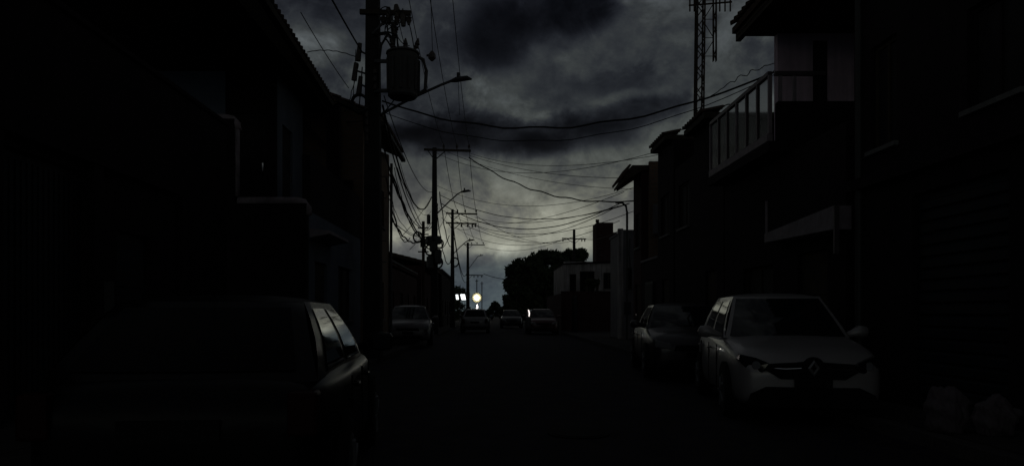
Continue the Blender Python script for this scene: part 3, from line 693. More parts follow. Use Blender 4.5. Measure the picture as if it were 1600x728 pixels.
# splice boxes on pole 2
t = thing('splice_box', 'chunky telecom splice boxes strapped around the lower half of the second pole', 'splice box', (-3.05, 39.1, 3.6))
for i, (x, z, h) in enumerate([(-.2, 0, .7), (.22, .25, .8), (-.05, .9, .6), (.2, 1.3, .45), (-.24, 1.25, .5)]):
    MB().tube([(x, -.1, z), (x, -.1, z + h*.1), (x, -.1, z + h*.9), (x, -.1, z + h)], [.12, .19, .20, .10], 8).build('casing', M['plastic'], t)

# ------------------------------------------------------------------ cables
def cable(a, b, sag, r, lbl, group=None, wig=0, seg=28, name='cable'):
    a, b = Vector(a), Vector(b); pts = []; ph = random.uniform(0, 6)
    for i in range(seg + 1):
        s = i / seg; p = a.lerp(b, s); p.z -= sag * 4 * s * (1 - s)
        if wig: p.z += wig * math.sin(s * 37 + ph) * math.sin(math.pi * s); p.x += wig * .6 * math.cos(s * 29 + ph)
        pts.append(p - a)
    o = MB().tube(pts, r, 5).build(name, M['cable'], smooth=True); o.location = a
    return tag(o, lbl, 'cable', group)
# high voltage wires, pole 1 -> 2 -> 3 -> 4
def hv(a, b, xs, za, zb, lbls, r):
    for i, (xa, xb) in enumerate(xs):
        cable((a[0] + xa, a[1] - .2, za), (b[0] + xb, b[1] - .2, zb), .55, r, lbls[i], 'high wires along the left poles')
A1, A2, A3, A4 = (-3.06, 19), (-3.05, 39.4), (-3.05, 57.5), (-3.05, 94.8)
hv(A1, A2, [(.7, .5), (1.3, 1.2), (1.95, 1.85)], 10.6, 10.2, ['left of three high wires between transformer pole and second pole', 'middle of three high wires between transformer pole and second pole', 'right of three high wires between transformer pole and second pole'], .012)
hv(A2, A3, [(.5, .4), (1.2, 1.0), (1.85, 1.85)], 10.2, 9.2, ['left of three thin wires dropping from second pole to third pole', 'middle of three thin wires dropping from second pole to third pole', 'right of three thin wires dropping from second pole to third pole'], .016)
hv(A3, A4, [(.4, .5), (1.0, 1.2), (1.85, 2.0)], 9.2, 10.2, ['left of three distant wires between third and fourth pole', 'middle of three distant wires between third and fourth pole', 'right of three distant wires between third and fourth pole'], .02)
cable(P(672, -40, 24), P(676, 92, 24), 0, .012, 'thin dangling wire with a dark knob between lamp and second pole')
# low bundles along the left
k = 0
LB = ['thickest twisted bundle from transformer pole down to the second pole', 'slack telephone cable from transformer pole to the second pole', 'lowest slack cable from transformer pole to the second pole',
      'taut telephone cable just above the slack ones behind the big pole']
for (ua, va, ub, vb, sg, r, w) in [(598, 165, 674, 308, 1.5, .028, .01), (600, 190, 676, 352, 1.2, .02, 0), (598, 228, 672, 372, .9, .022, .02), (600, 150, 675, 300, .7, .014, 0)]:
    cable(P(ua, va, 19), P(ub, vb, 39.2), sg, r, LB[k], 'cables between the first two left poles', w); k += 1
drops = [(607, 268, 25, 661, 358, 34, .4, .018), (611, 266, 25, 662, 376, 34, .3, .03), (616, 262, 25, 660, 368, 34, .7, .014), (604, 278, 25, 640, 372, 34, .9, .02), (620, 262, 25, 664, 362, 34, .1, .015),
         (609, 290, 25.5, 632, 375, 33, .5, .014)]
DL = ['leftmost of the steep drop wires hanging below the brick house gutter', 'thick black drop cable from the brick house gutter to the mast', 'sagging middle drop wire from gutter to the mast', 'curling low drop wire near the brick house wall',
      'rightmost straight drop wire from the brick house gutter to the mast', 'shortest drop wire close to the brick house corner']
for d, l in zip(drops, DL): cable(P(*d[0:3]), P(*d[3:6]), d[6], d[7], l, 'drop wires below the brick house gutter', .02)
cable(P(612, 340, 26), P(661, 372, 34), .5, .03, 'heavy looping cable from the brick house corner to the mast', None, .03)
cable(P(661, 375, 34), P(676, 385, 39), .25, .03, 'short heavy cable linking the mast with the second pole')
cable(P(625, 372, 27), P(672, 312, 39.2), .1, .012, 'thin wire rising from the brick house to the second pole')
cable(P(640, 390, 30), P(676, 345, 39.2), .1, .012, 'thin wire climbing past the mast to the second pole')
cable(P(687, 300, 39.2), P(707, 382, 57), 1.1, .03, 'hanging cable loop from second pole to third pole', None, .03)
cable(P(684, 340, 39.2), P(706, 400, 57), 1.4, .03, 'lower hanging cable from second pole to third pole', None, .03)
cable(P(708, 352, 57.5), P(731, 420, 94), 2.2, .035, 'slack cable between third pole and the distant fourth pole')
cable(P(710, 372, 57.5), P(731, 436, 94), 1.6, .03, 'lower cable between third pole and the distant fourth pole')
cable(P(702, 368, 57.5), P(690, 388, 60), .2, .03, 'short wire from the third pole to the shop roof')
# crossing the street
XW = [
 ((598, 158, 19), (1212, 112, 15.2), .92, .022, .03, 'long sagging cable crossing the sky from the transformer pole to the balcony'),
 ((598, 175, 19), (1212, 116, 15.3), 1.05, .010, .02, 'thin twin of the long cable crossing towards the balcony'),
 ((1090, 180, 18), (1212, 110, 15.2), .18, .014, .03, 'short kinked wire from the low tiled roof up to the balcony corner'),
 ((1110, 152, 18), (1214, 98, 15.5), -.1, .010, .04, 'curling wire above the glazed railing'),
 ((733, 246, 39), (990, 314, 31), .75, .030, .045, 'bold drooping cable from the second pole crossarm to the bent conduit'),
 ((733, 243, 39), (1000, 278, 30), .35, .012, .0, 'upper thin wire from second pole crossarm to the eave house'),
 ((700, 238, 39), (1000, 296, 30), .45, .010, .0, 'second thin wire from second pole crossarm to the eave house'),
 ((688, 305, 39), (984, 318, 31.4), .95, .018, .01, 'slack cable crossing the street midway down the second pole'),
 ((690, 318, 39), (972, 316, 31.4), 1.25, .022, .01, 'lower slack cable crossing the street below the lamp arm'),
 ((743, 340, 57), (982, 318, 31.4), .6, .016, .0, 'cable from the third pole slanting up to the bent conduit'),
 ((743, 352, 57), (966, 322, 31.8), 1.1, .016, .0, 'lower slanting cable from third pole to the bent conduit'),
 ((710, 345, 57), (895, 372, 78), 1.0, .022, .0, 'wire from the third pole to the lone pole over the trees'),
 ((745, 338, 57), (912, 370, 78), 1.3, .018, .0, 'thin wire from third pole crossarm to the lone pole crossarm'),
 ((756, 386, 94), (880, 374, 78), .8, .022, .0, 'distant wire linking the fourth pole and the lone pole'),
 ((912, 372, 78), (965, 362, 33), .25, .016, .0, 'wire from the lone pole to the pale house'),
 ((756, 428, 94), (812, 436, 104), .3, .04, .0, 'faint wire from the fourth pole lower crossarm into the trees'),
 ((470, 20, 15), (545, 138, 19.2), .05, .010, .0, 'thin wire slanting past the veranda house eave'),
 ((508, -20, 14), (566, 82, 19), .02, .020, .0, 'bold black wire slanting down to the switch cluster of the large pole'),
 ((480, 82, 20), (562, 92, 19), -.12, .012, .01, 'curved wire between the veranda house roof and the large pole'),
 ((535, 190, 21), (572, 188, 19), .03, .02, .0, 'short wire from the veranda house eave corner to the large pole'),
 ((636, 30, 18.8), (648, 85, 18.8), -.14, .014, .0, 'outer curved jumper wire dropping to the transformer'),
 ((612, 38, 18.8), (640, 72, 18.8), .16, .012, .0, 'inner curved jumper wire dropping to the transformer'),
 ((622, 30, 18.8), (634, 78, 18.8), .02, .010, .0, 'straight jumper wire between the surge arresters and the transformer'),
 ((716, 128, 18.9), (718, 180, 18.9), 0, .007, .0, 'hair thin wire end dangling from the street lamp head'),
 ((655, 95, 18.9), (598, 178, 18.9), .08, .016, .0, 'cable running back from transformer side to the large pole'),
 ((566, 105, 18.9), (560, 180, 18.9), .04, .016, .0, 'cable hanging down from the switch cluster'),
 ((573, 100, 18.9), (580, 190, 18.9), .04, .012, .0, 'cable tail close against the large pole'),
 ((676, 236, 39), (1075, 222, 20), 1.0, .010, .0, 'faint high wire from the second pole across to the slab roofs'),
 ((735, 240, 39), (1040, 240, 22), .5, .010, .0, 'faint wire from second pole crossarm tip to the thin overhanging roof'),
 ((683, 290, 39), (1000, 290, 26), .9, .010, .0, 'thin sagging wire crossing just above the slack street cables'),
 ((686, 325, 39), (990, 330, 27), 1.1, .012, .01, 'thin wire crossing under the slack street cables'),
 ((709, 336, 57), (975, 300, 27), .9, .012, .0, 'thin rising wire from third pole head to the drooping tiled eave'),
 ((712, 356, 57), (968, 345, 32), 1.2, .014, .0, 'lowest crossing wire from the third pole to the pale house corner'),
 ((690, 340, 39), (743, 352, 57), .5, .014, .0, 'short wire from second pole down to the third pole lower crossarm'),
 ((612, 345, 26), (700, 330, 57), 1.2, .016, .02, 'long slack wire from the brick house corner past the second pole'),
 ((604, 300, 25.5), (672, 345, 39.2), 1.1, .012, .02, 'deep curved wire from brick house corner to the second pole'),
 ((625, 255, 25), (674, 330, 39.2), .8, .010, .01, 'thin curved wire from the gutter end to the second pole'),
 ((560, 100, 19), (535, 185, 21), .15, .012, .02, 'slack wire from the switch cluster to the veranda house eave'),
 ((590, 12, 18.8), (610, 66, 18.8), -.2, .02, .02, 'bent thick jumper beside the top of the large pole'),
 ((600, 60, 18.8), (618, 95, 18.8), -.12, .022, .0, 'short thick arched lead from the large pole onto the transformer'),
 ((630, 14, 18.8), (618, 52, 18.8), .1, .016, .02, 'curly jumper wire among the surge arresters'),
 ((556, 78, 18.9), (552, 150, 18.9), .0, .010, .0, 'thin wire tail left of the switch cluster'),
]
for a, b, s, r, w, l in XW: cable(P(*a), P(*b), s, r, l, None, w)
t = thing('wire_spacer', 'small dark knob clipped on the wire right of the transformer', 'wire spacer', P(675, 88, 18.9))
MB().tube([(0,0,-.13), (0,0,-.06), (0,0,.05), (0,0,.13)], [.03, .1, .09, .03], 8).build('body', M['insul'], t)
MB().tube([(0,0,.0), (-.14,0,.02)], .03, 6).build('clip', M['insul'], t)

# ------------------------------------------------------------------ trees
def tree(lbl, x, y, h, rx, rz, nleaf, seed, name='leafy_tree', low=.25, ls=.42, ncl=60):
    rnd = random.Random(seed); t = thing(name, lbl, 'tree', (x, y, 0))
    m = MB(); m.tube([(0,0,-.1), (.1,0,h*.25), (-.1,.1,h*.5)], [.35, .26, .18], 8)
    for i in range(7):
        a = rnd.uniform(0, 6.28); q = rnd.uniform(.35, .8)
        m.tube([(0,0,h*.3), (math.cos(a)*rx*.3, math.sin(a)*rx*.3, h*.45), (math.cos(a)*rx*q, math.sin(a)*rx*q, h*rnd.uniform(.55, .85))], [.16, .1, .03], 6)
    m.build('trunk', M['bark'], t)
    cl = []
    for i in range(ncl):
        a = rnd.uniform(0, 6.28); rr = rx * math.sqrt(rnd.random()) * .8; zz = h * (low + (1 - low) * rnd.random())
        k = max(.25, 1 - ((zz - h*.6) / (h*.5)) ** 2); cl.append(Vector((math.cos(a)*rr*k, math.sin(a)*rr*k, min(zz, h - .6))))
    m = MB()
    for i in range(nleaf):
        c = rnd.choice(cl); d = Vector((rnd.gauss(0,1), rnd.gauss(0,1), rnd.gauss(0,.8))).normalized() * (rx * .30 * rnd.random() ** .5)
        p = c + d; s = ls * rnd.uniform(.5, 1.1)
        u = Vector((rnd.gauss(0,1), rnd.gauss(0,1), rnd.gauss(0,1))).normalized(); v = u.orthogonal().normalized()
        m.add([p - u*s*.6, p + v*s*.28, p + u*s*.6, p - v*s*.28], [(0,1,2,3)])
    m.build('crown', M['leaf'], t); return t
tree('lower leftmost dark round tree crown at the street end, right of the lamp', 5.9, 113, 9.9, 3.9, 0, 17000, 1, low=.0, ls=.85)
tree('broad tallest dark tree crown right of the lamp, left of the lone pole', 9.6, 114, 10.6, 3.6, 0, 17000, 2, low=.0, ls=.85)
tree('dark tree crown directly behind the lone utility pole', 13.2, 116, 10.9, 3.6, 0, 15000, 3, low=.0, ls=.8)
tree('dark tree partly hidden by the weathered white building', 16.8, 112, 8.5, 3.4, 0, 9000, 4, low=.05, ls=.55)
tree('small dark tree at the white building corner', 6.6, 48.6, 4.0, .75, 0, 2200, 5, low=.45, ls=.2, ncl=14)
tree('low dark bush at the foot of the leftmost street end tree', 3.6, 111, 5.6, 2.0, 0, 7000, 11, low=.0, ls=.6, ncl=40)
tree('small bushy tree left beyond the last low house', -6.0, 112, 5.2, 2.8, 0, 5000, 6, low=.1)
m = MB(); rnd = random.Random(9)
for i in range(16000):
    x = rnd.uniform(-60, 60); hh = 1.9 + .9 * math.sin(x * .35) + .6 * math.sin(x * 1.3 + 1) + .4 * math.sin(x * 2.9)
    p = Vector((x, 128 + rnd.uniform(-2, 3), max(0.1, hh * rnd.random() ** .5 + .2))); u = Vector((rnd.gauss(0,1), rnd.gauss(0,1), rnd.gauss(0,1))).normalized(); v = u.orthogonal()
    m.add([p - u*.4, p + v*.22, p + u*.4, p - v*.22], [(0,1,2,3)])
tag(stuff(m.build('distant_thicket', M['leaf'])), 'low dark thicket closing off the far end of the street', 'thicket')
# far-off thin posts
for i, (u, v, l) in enumerate([(745, 436, 'left of two faint thin posts above the bright lamp'), (753, 440, 'right of two faint thin posts above the bright lamp')]):
    p = P(u, v, 118); t = thing('thin_post', l, 'post', (p.x, 118, 0))
    MB().tube([(0,0,-.1), (0,0,p.z)], .07, 6).build('shaft', M['rust'], t); MB().tube([(-.25,0,p.z-.3), (.25,0,p.z-.3)], .05, 5).build('crosspiece', M['rust'], t)

# ------------------------------------------------------------------ lamps that are lit
p = P(745, 465, 108)
t = thing('flood_lamp', 'brilliant lit round flood lamp on a post at the end of the street', 'lamp', (p.x, 108, 0))
MB().tube([(0,.15,-.05), (0,.15,p.z + .2)], .06).build('post', M['steel'], t)
m = MB(); k = 24
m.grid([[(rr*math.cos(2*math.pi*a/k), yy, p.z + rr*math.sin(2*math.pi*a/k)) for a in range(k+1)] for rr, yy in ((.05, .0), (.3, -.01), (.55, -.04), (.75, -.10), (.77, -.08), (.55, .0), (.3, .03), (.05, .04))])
m.build('halo_dish', mat('halo_dish_tone', (.10,.09,.05), .8), t, smooth=True)  # dish added round the lens to stand in for its glow halo
m = MB(); m.tube([(0,-.06,p.z), (0,-.2,p.z), (0,-.42,p.z), (0,-.52,p.z), (0,-.56,p.z)], [.24, .30, .28, .2, .06], 20); m.build('lens', M['flood'], t, smooth=True)
m = MB(); m.tube([(.02,-.1,p.z-1.0), (.10,-.1,p.z-1.35), (.02,-.1,p.z-1.7), (.12,-.1,p.z-2.0)], [.08, .13, .13, .15], 10); m.build('glow_tube', M['headlit_streak'], t, smooth=True)  # added glowing tube standing in for the streak of glare below the lamp
p = P(720, 464, 90)
t = thing('lit_sign_tubes', 'pair of short lit white tube lamps on a frame, left of the brilliant lamp', 'lamp', (p.x, 90, 0))
MB().tube([(-.1,.15,-.1), (-.1,.15,p.z+.5)], .06).build('post', M['steel'], t)
B(-.8, .75, .02, .12, p.z-.45, p.z+.45).build('frame', M['plastic'], t)
def slant(x, w, h): return MB().add([(x-w, 0, p.z+h), (x+w*.6, 0, p.z+h), (x+w, 0, p.z-h), (x-w*.5, 0, p.z-h), (x-w, -.06, p.z+h), (x+w*.6, -.06, p.z+h), (x+w, -.06, p.z-h), (x-w*.5, -.06, p.z-h)], [(0,1,2,3),(7,6,5,4),(0,4,5,1),(1,5,6,2),(2,6,7,3),(3,7,4,0)])
slant(-.45, .18, .30).build('glow_tube', M['litwin'], t, bevel=.02); slant(.28, .34, .34).build('glow_tube', M['litwin'], t, bevel=.02)

# ------------------------------------------------------------------ cars
def paint(name, col, rough=.35): return mat(name, col, rough, .06, 3, metal=.2, coat=.35)
def car(lbl, loc, rz, pm, L=4.1, Wd=1.74, Hh=1.5, deck=False, cowl=1.05, roof0=1.75, roof1=None, tail0=None, face='plain', lit=None, hood=.98, belt=.96):
    t = thing('parked_car', lbl, 'car', loc, rz)
    w = Wd / 2; roof1 = roof1 or L - (1.25 if deck else .75); tail0 = tail0 or L - (.75 if deck else .12)
    # lower body: loft of cross-sections front (y=0) to rear (y=L)
    st = [(0.00, .70, .34, .60), (.03, .80, .24, .69), (.10, .88, .20, .77), (.28, .94, .18, .85), (.60, .965, .18, .90), (cowl, .985, .18, hood), (cowl + .45, 1, .18, belt), (L*.5, 1, .18, belt + .01),
          (L - 1.0, .995, .18, belt + .02), (L - .5, .97, .2, belt + .02), (L - .18, .92, .24, belt), (L - .05, .82, .30, belt - .06), (L, .72, .38, belt - .2)]
    rows = []
    for y, ws, zb, zt in st:
        ww = w * ws; h = zt - zb
        half = [(0, zb), (ww*.8, zb), (ww*.96, zb + .06), (ww, zb + h*.28), (ww, zb + h*.55), (ww*.985, zb + h*.82), (ww*.93, zt - .035), (ww*.82, zt), (ww*.45, zt + .022), (0, zt + .03)]
        rows.append([(x, y, z) for x, z in half] + [(-x, y, z) for x, z in half[-2:0:-1]])
    m = MB(); k = len(rows[0])
    m.add([p for r in rows for p in r], [(i*k+j, i*k+(j+1) % k, (i+1)*k+(j+1) % k, (i+1)*k+j) for i in range(len(rows)-1) for j in range(k)] + [tuple(range(k)), tuple(range((len(rows)-1)*k, len(rows)*k))])
    body = m.build('body', pm, t, smooth=True)
    s = body.modifiers.new('sub', 'SUBSURF'); s.levels = s.render_levels = 1
    # greenhouse
    wb, wt, zb, zt = w*.90, w*.66, belt - .02, Hh - .05
    def G(face, a, v, off=0):
        bul = .05 * math.sin(math.pi * v)
        if face == 'front':
            x = a * (wb + (wt - wb) * v); y = cowl + .02 + (roof0 - cowl) * v + .14 * a*a * (1 - v*.5) - bul*.6; z = hood - .03 + (zt - hood + .03) * v
            n = Vector((0, -(zt - zb), (roof0 - cowl))).normalized()
        elif face == 'rear':
            x = a * (wb*.96 + (wt - wb*.96) * v); y = tail0 + (roof1 - tail0) * v - .08*a*a + bul*.5; z = zb + (zt - zb) * v
            n = Vector((0, (zt - zb), (tail0 - roof1) + .2)).normalized()
        else:
            sg = 1 if face == 'right' else -1
            y0 = cowl + .16 + (roof0 + .07 - cowl - .16) * v; y1 = tail0 - .08 + (roof1 - .08 + .0 - tail0 + .08) * v
            y = y0 + (y1 - y0) * a; x = sg * ((wb + (wt - wb) * v) + bul*.6 - .0 - (.04*wb * a * (1-v))); z = zb + (zt - zb) * v
            n = Vector((sg, 0, .35)).normalized()
        return Vector((x, y, z)) + n * off
    NV = [0, .25, .5, .75, 1]; gh = MB()
    for face_, As in (('front', [-1, -.6, -.2, .2, .6, 1]), ('rear', [-1, -.6, -.2, .2, .6, 1]), ('left', [0, .2, .4, .6, .8, 1]), ('right', [0, .2, .4, .6, .8, 1])):
        gh.grid([[G(face_, a, v) for a in As] for v in NV])
    rfm = []
    for i in range(9):
        b = i / 8; row = []
        for j in range(9):
            a = -1 + j / 4; y0 = G('front', a, 1).y; y1 = G('rear', a, 1).y
            y = y0 + (y1 - y0) * b; row.append((a * wt, y, zt + .05 * (1 - a**4) * (1 - (2*b-1)**4)))
        rfm.append(row)
    gh.grid(rfm)
    cabin = gh.build('cabin', pm, t, smooth=False)
    bm = bmesh.new(); bm.from_mesh(cabin.data); bmesh.ops.remove_doubles(bm, verts=bm.verts, dist=.012); bmesh.ops.recalc_face_normals(bm, faces=bm.faces)
    bm.to_mesh(cabin.data); bm.free()
    for p in cabin.data.polygons: p.use_smooth = True
    def pane(nm, face_, a0, a1, v0, v1, mt='glass', off=.008, par=None):
        g = MB(); g.grid([[G(face_, a0 + (a1-a0)*i/6, v0 + (v1-v0)*j/4, off) for i in range(7)] for j in range(5)])
        return g.build(nm, M[mt], par or t, smooth=True)
    pane('windscreen', 'front', -.93, .93, .04, .93); pane('rear_window', 'rear', -.86, .86, .12, .9, 'tint')
    for sd in ('left', 'right'):
        pane('front_window', sd, .07, .42, .06, .9); pane('rear_side_window', sd, .51, .86, .06, .9)
    # wipers
    for x in (-.25, .25):
        a = G('front', x, .05, .02); b = G('front', x + .38, .1, .02); MB().tube([a, b], .01, 5).build('wiper', M['black_rubber'], t)
    # wheels
    for wy in (.78, L - .78):
        for sx in (-1, 1):
            xo = sx * (w + .012)
            ar = MB(); pts = []
            for kk in range(15):
                a = math.pi * kk / 14; pts.append((math.cos(a)*.365, .31 + math.sin(a)*.365))
            ar.prism([(wy + p[0], p[1]) for p in pts], xo - sx*.12, xo - sx*.004, 'x'); ar.build('wheel_arch', M['black_rubber'], t)
            wh = MB(); wh.tube([(xo - sx*.2, wy, .31), (xo - sx*.19, wy, .31), (xo - sx*.01, wy, .31), (xo + sx*.005, wy, .31)], [.27, .31, .31, .28], 24); wo_ = wh.build('wheel', M['black_rubber'], t, smooth=False)
            MB().tube([(xo + sx*.0055, wy, .31), (xo + sx*.014, wy, .31)], [.21, .19], 20).build('rim', M['steel'], wo_)
            for q_ in range(5):
                a = q_ * 2*math.pi/5; MB().bar((xo + sx*.018, wy, .31), (xo + sx*.018, wy + math.cos(a)*.18, .31 + math.sin(a)*.18), .035).build('spoke', M['lamp_lens'], wo_)
    # front
    def onface(x): return .10 * (abs(x) / w) ** 3
    if face == 'diamond':
        g = MB(); g.prism([(-.50, .63), (-.46, .70), (-.2, .715), (0, .735), (.2, .715), (.46, .70), (.50, .63), (.34, .53), (-.34, .53)], -.035, .06); g.build('grille', M['black_rubber'], t, bevel=.01)
        for sx in (-1, 1):
            MB().tube([(sx*.13, -.045, .655), (sx*.30, -.04, .645), (sx*.48, -.02, .655)], .009, 6).build('grille_bar', M['chrome'], t)
        # emblem: a hollow upright rhombus of bright metal, on a dark boss
        MB().tube([(0, -.03, .66), (0, -.05, .66)], [.125, .11], 20).build('emblem_boss', M['black_rubber'], t)
        o, i_ = (.066, .092), (.028, .046); e = MB()
        O = [(0, o[1]), (o[0], 0), (0, -o[1]), (-o[0], 0)]; I = [(0, i_[1]), (i_[0], 0), (0, -i_[1]), (-i_[0], 0)]
        for j in range(4):
            a, b, c, d = O[j], O[(j+1) % 4], I[(j+1) % 4], I[j]; md = [((a[0]+d[0])/2, (a[1]+d[1])/2), ((b[0]+c[0])/2, (b[1]+c[1])/2)]
            e.add([(a[0], -.056, .66+a[1]), (b[0], -.056, .66+b[1]), (md[1][0], -.085, .66+md[1][1]), (md[0][0], -.085, .66+md[0][1]), (c[0], -.056, .66+c[1]), (d[0], -.056, .66+d[1])],
                  [(0,1,2,3), (3,2,4,5)])
        e.build('emblem', M['satin'], t)
        MB().prism([(-.50, .44), (.50, .44), (.66, .36), (.70, .21), (-.70, .21), (-.66, .36)], -.02, .10).build('lower_intake', M['black_rubber'], t, bevel=.01)  # black intake widened over the bumper, standing in for its fade into shade
        B(-.2, .2, -.05, -.035, .44, .54).build('number_plate', M['platem'], t)
        for sx in (-1, 1):
            hl = [(sx*.44, .63), (sx*.47, .71), (sx*.60, .765), (sx*.76, .80), (sx*.775, .73), (sx*.70, .64), (sx*.54, .60)]
            m = MB(); kk = len(hl)
            fy = lambda x: .005 + .18 * max(0, (abs(x) - .45) / .35) ** 1.6
            m.add([(x, fy(x) - .03, z) for x, z in hl] + [(x, fy(x) + .14, z) for x, z in hl], [tuple(range(kk)), tuple(range(kk, 2*kk))] + [(i, (i+1) % kk, (i+1) % kk + kk, i + kk) for i in range(kk)])
            h = m.build('headlight', M['glass'], t, bevel=.01); MB().tube([(sx*.6, fy(.6) - .02, .68), (sx*.6, fy(.6) - .036, .68)], [.05, .045], 12).build('reflector', M['lamp_lens'], h)
            MB().tube([(sx*.61, .12, .38), (sx*.61, .035, .38)], .045, 12).build('fog_lamp', M['lamp_lens'], t)
    else:
        MB().prism([(-.42, .56), (-.38, .66), (.38, .66), (.42, .56)], -.02, .06).build('grille', M['black_rubber'], t, bevel=.01)
        MB().prism([(-.5, .40), (.5, .40), (.55, .28), (-.55, .28)], -.015, .06).build('lower_intake', M['black_rubber'], t, bevel=.01)
        B(-.2, .2, -.04, -.022, .44, .54).build('number_plate', M['platem'], t)
        for sx in (-1, 1):
            hm = M['headlit_streak'] if (lit == sx) else M['lamp_lens']
            MB().prism([(sx*.45, .58), (sx*.47, .69), (sx*.74, .76), (sx*.76, .62)], .0, .12).build('headlight', hm, t, bevel=.02)
    # rear
    for sx in (-1, 1):
        B(min(sx*.60, sx*.76), max(sx*.60, sx*.76), L - .16, L - .0, .62, .86).build('tail_light', M['tail'], t, bevel=.02)
    B(-.26, .26, L - .02, L + .015, .60, .72).build('rear_number_plate', M['platem'], t)
    MB().prism([(-.7, .42), (.7, .42), (.66, .28), (-.66, .28)], L - .06, L + .03).build('rear_bumper', M['black_rubber'], t, bevel=.02)
    # doors: seams, handles, mirrors
    for sx in (-1, 1):
        for yy in (cowl + .35, L * .53, L - 1.05): B(min(sx*(w-.01), sx*(w+.002)), max(sx*(w-.01), sx*(w+.002)), yy - .005, yy + .005, .28, .86).build('door_seam', M['black_rubber'], t)
        for yy in (L*.53 - .22, L - 1.22): MB().tube([(sx*(w+.0), yy, .80), (sx*(w+.03), yy + .04, .80), (sx*(w+.03), yy + .15, .80), (sx*w, yy + .19, .80)], .014, 6).build('door_handle', pm if sx < 0 else M['chrome'], t)
        q0 = G('right' if sx > 0 else 'left', .06, .08)
        mr = MB(); mr.tube([(sx*(w*.9), q0.y + .05, .98), (sx*(w+.03), q0.y + .06, 1.01), (sx*(w+.10), q0.y + .07, 1.03), (sx*(w+.19), q0.y + .09, 1.03), (sx*(w+.21), q0.y+.1, 1.03)], [.03, .05, .085, .075, .03], 10)
        d = mr.build('door_mirror', pm, t, smooth=True)
        B(min(sx*(w+.05), sx*(w+.19)), max(sx*(w+.05), sx*(w+.19)), q0.y + .155, q0.y + .165, .975, 1.085).build('mirror_glass', M['glass'], d)
    MB().tube([(0, roof1 - .12, Hh - .02), (0, roof1 + .12, Hh + .2)], .006, 5).build('aerial', M['black_rubber'], t)
    return t
silver = paint('silver_paint', (.33, .31, .31)); black = mat('black_paint', (.004, .004, .0045), .32, .1, 3, spec=.15); dgrey = paint('dark_grey_paint', (.035, .03, .035))
white = paint('white_paint', (.17, .16, .16)); maroonp = paint('maroon_paint', (.05, .013, .015)); palep = paint('pale_paint', (.13, .115, .12))
car('silver hatchback with diamond badge facing the camera at right', (3.60, 8.25, .02), R(-9), silver, L=4.05, Wd=1.70, Hh=1.55, face='diamond')
car('dark hatchback parked close at left, its side windows catching the sky', (-2.06, 7.8, .02), R(185.5), black, L=4.0, Wd=1.70, Hh=1.40, belt=.92, hood=.93)
car('dark grey car parked right behind the silver hatchback', (3.75, 13.4, .04), R(-6), dgrey, L=4.2, deck=True, Hh=1.46)
car('pale car half on the left pavement facing the camera, beyond the big pole', (-3.0, 26.3, .08), R(4), palep, L=4.2, deck=True, Hh=1.5)
car('white car seen from behind in the lane below the brilliant lamp', (-1.0, 48.0, .05), R(180), white, L=4.0, Wd=1.72, Hh=1.48)
car('dark maroon car on the right with one lamp glinting, near the dark trees', (2.95, 41.5, .04), 0, maroonp, L=4.1, Hh=1.48)
car('small dark car in the distance at the right kerb between the two lit cars', (1.6, 58.0, .04), 0, dgrey, L=4.0, Hh=1.48)
# the bright sliver beside the maroon car: a lit scooter headlamp
t = thing('scooter', 'scooter with a lit narrow headlamp standing just left of the dark maroon car', 'scooter', (P(825,490,42).x, 42.0, .04))
w_ = MB().tube([(-.05,-.5,.24), (.05,-.5,.24)], .24, 18).build('front_wheel', M['black_rubber'], t)
MB().tube([(-.06,.65,.24), (.06,.65,.24)], .24, 18).build('rear_wheel', M['black_rubber'], t)
MB().tube([(0,-.5,.24), (0,-.35,.75), (0,-.26,1.1)], [.05,.06,.04], 8).build('fork', M['steel'], t)
MB().prism([(-.46,.35), (-.34,1.0), (-.24,1.0), (-.28,.42), (.15,.36), (.15,.28), (-.35,.28)], -.16, .16, 'x').build('leg_shield', M['plastic'], t, bevel=.03)
MB().prism([(.15,.3), (.15,.72), (.85,.78), (.95,.6), (.7,.35)], -.15, .15, 'x').build('rear_body', M['plastic'], t, bevel=.04)
MB().prism([(.12,.725), (.14,.82), (.82,.88), (.86,.79)], -.13, .13, 'x').build('saddle', M['black_rubber'], t, bevel=.03)
MB().tube([(-.33,-.22,1.12), (0,-.28,1.08), (.33,-.22,1.12)], .02, 6).build('handlebar', M['steel'], t)
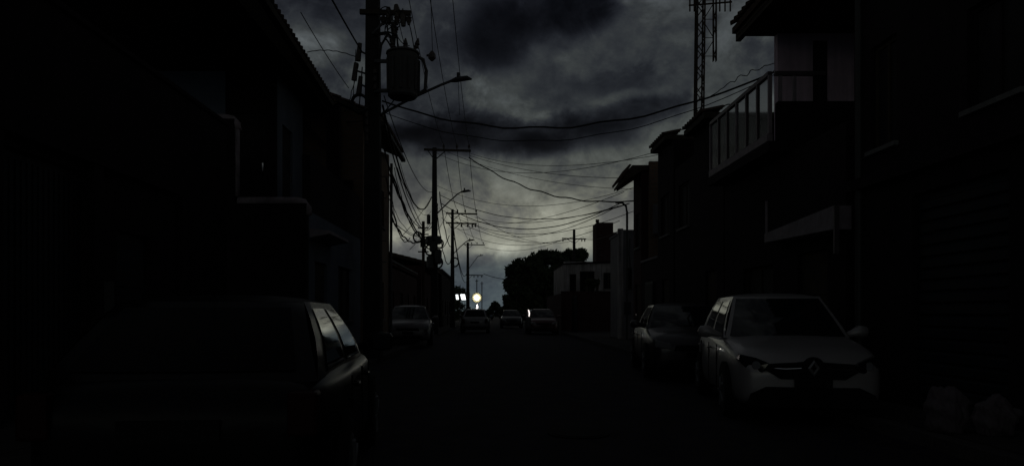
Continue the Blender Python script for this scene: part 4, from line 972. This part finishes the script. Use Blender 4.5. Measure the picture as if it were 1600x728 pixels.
MB().prism([(-.01,1.42), (.04,1.40), (.09,1.22), (.06,1.02), (.02,1.06), (.035,1.2)], -.36, -.30).build('headlamp', M['headlit_streak'], t, bevel=.008)
B(-.1, .12, -.298, -.24, 1.0, 1.44).build('lamp_cowl', M['plastic'], t)

# ------------------------------------------------------------------ sacks on the right pavement
def sack(lbl, x, y, z, rx, ry, rz_, seed, rot):
    rnd = random.Random(seed); t = thing('rubbish_sack', lbl, 'sack', (x, y, z), rot)
    bm = bmesh.new(); bmesh.ops.create_icosphere(bm, subdivisions=5, radius=1)
    ph = [rnd.uniform(0, 6) for _ in range(6)]
    for v in bm.verts:
        c = v.co; k = 1 + .10*math.sin(5*c.x+ph[0]) * math.sin(4*c.y+ph[1]) + .035*abs(math.sin(14*c.x+9*c.z+ph[5])) + .025*abs(math.sin(23*c.y-11*c.z+ph[1])) + .012*math.sin(41*c.x+ph[2]+13*c.y) + .07*math.sin(9*c.z+ph[2]+3*c.x) + .04*math.sin(17*c.x+ph[3])*math.sin(15*c.y+ph[4])
        c *= k; c.x *= rx; c.y *= ry; c.z = max(c.z, -.75) * rz_
    me = bpy.data.meshes.new('bag'); bm.to_mesh(me); bm.free(); me.materials.append(M['sack'])
    for p in me.polygons: p.use_smooth = True
    o = bpy.data.objects.new('bag', me); C.objects.link(o); o.parent = t; o.location = (0, 0, rz_*.75)
    MB().tube([(rx*.9,0,rz_*.8), (rx*1.1,0,rz_*.9), (rx*1.25,.02,rz_*1.05)], [.07, .03, .07], 8).build('tied_neck', M['sack'], t, smooth=True)
sack('larger pale crumpled sack lying on the right pavement', 4.46, 7.2, .14, .20, .17, .25, 3, R(15))
sack('smaller flatter pale sack right of the larger one', 4.78, 7.0, .14, .17, .14, .20, 5, R(-10))

t = thing('manhole_cover', 'round iron manhole cover set in the dark asphalt lane', 'manhole cover', (.9, 7.6, .05))
MB().tube([(0,0,-.03), (0,0,.012)], .32, 28).build('rim', M['black_rubber'], t)
MB().tube([(0,0,-.02), (0,0,.018)], .27, 28).build('lid', M['black_rubber'], t)
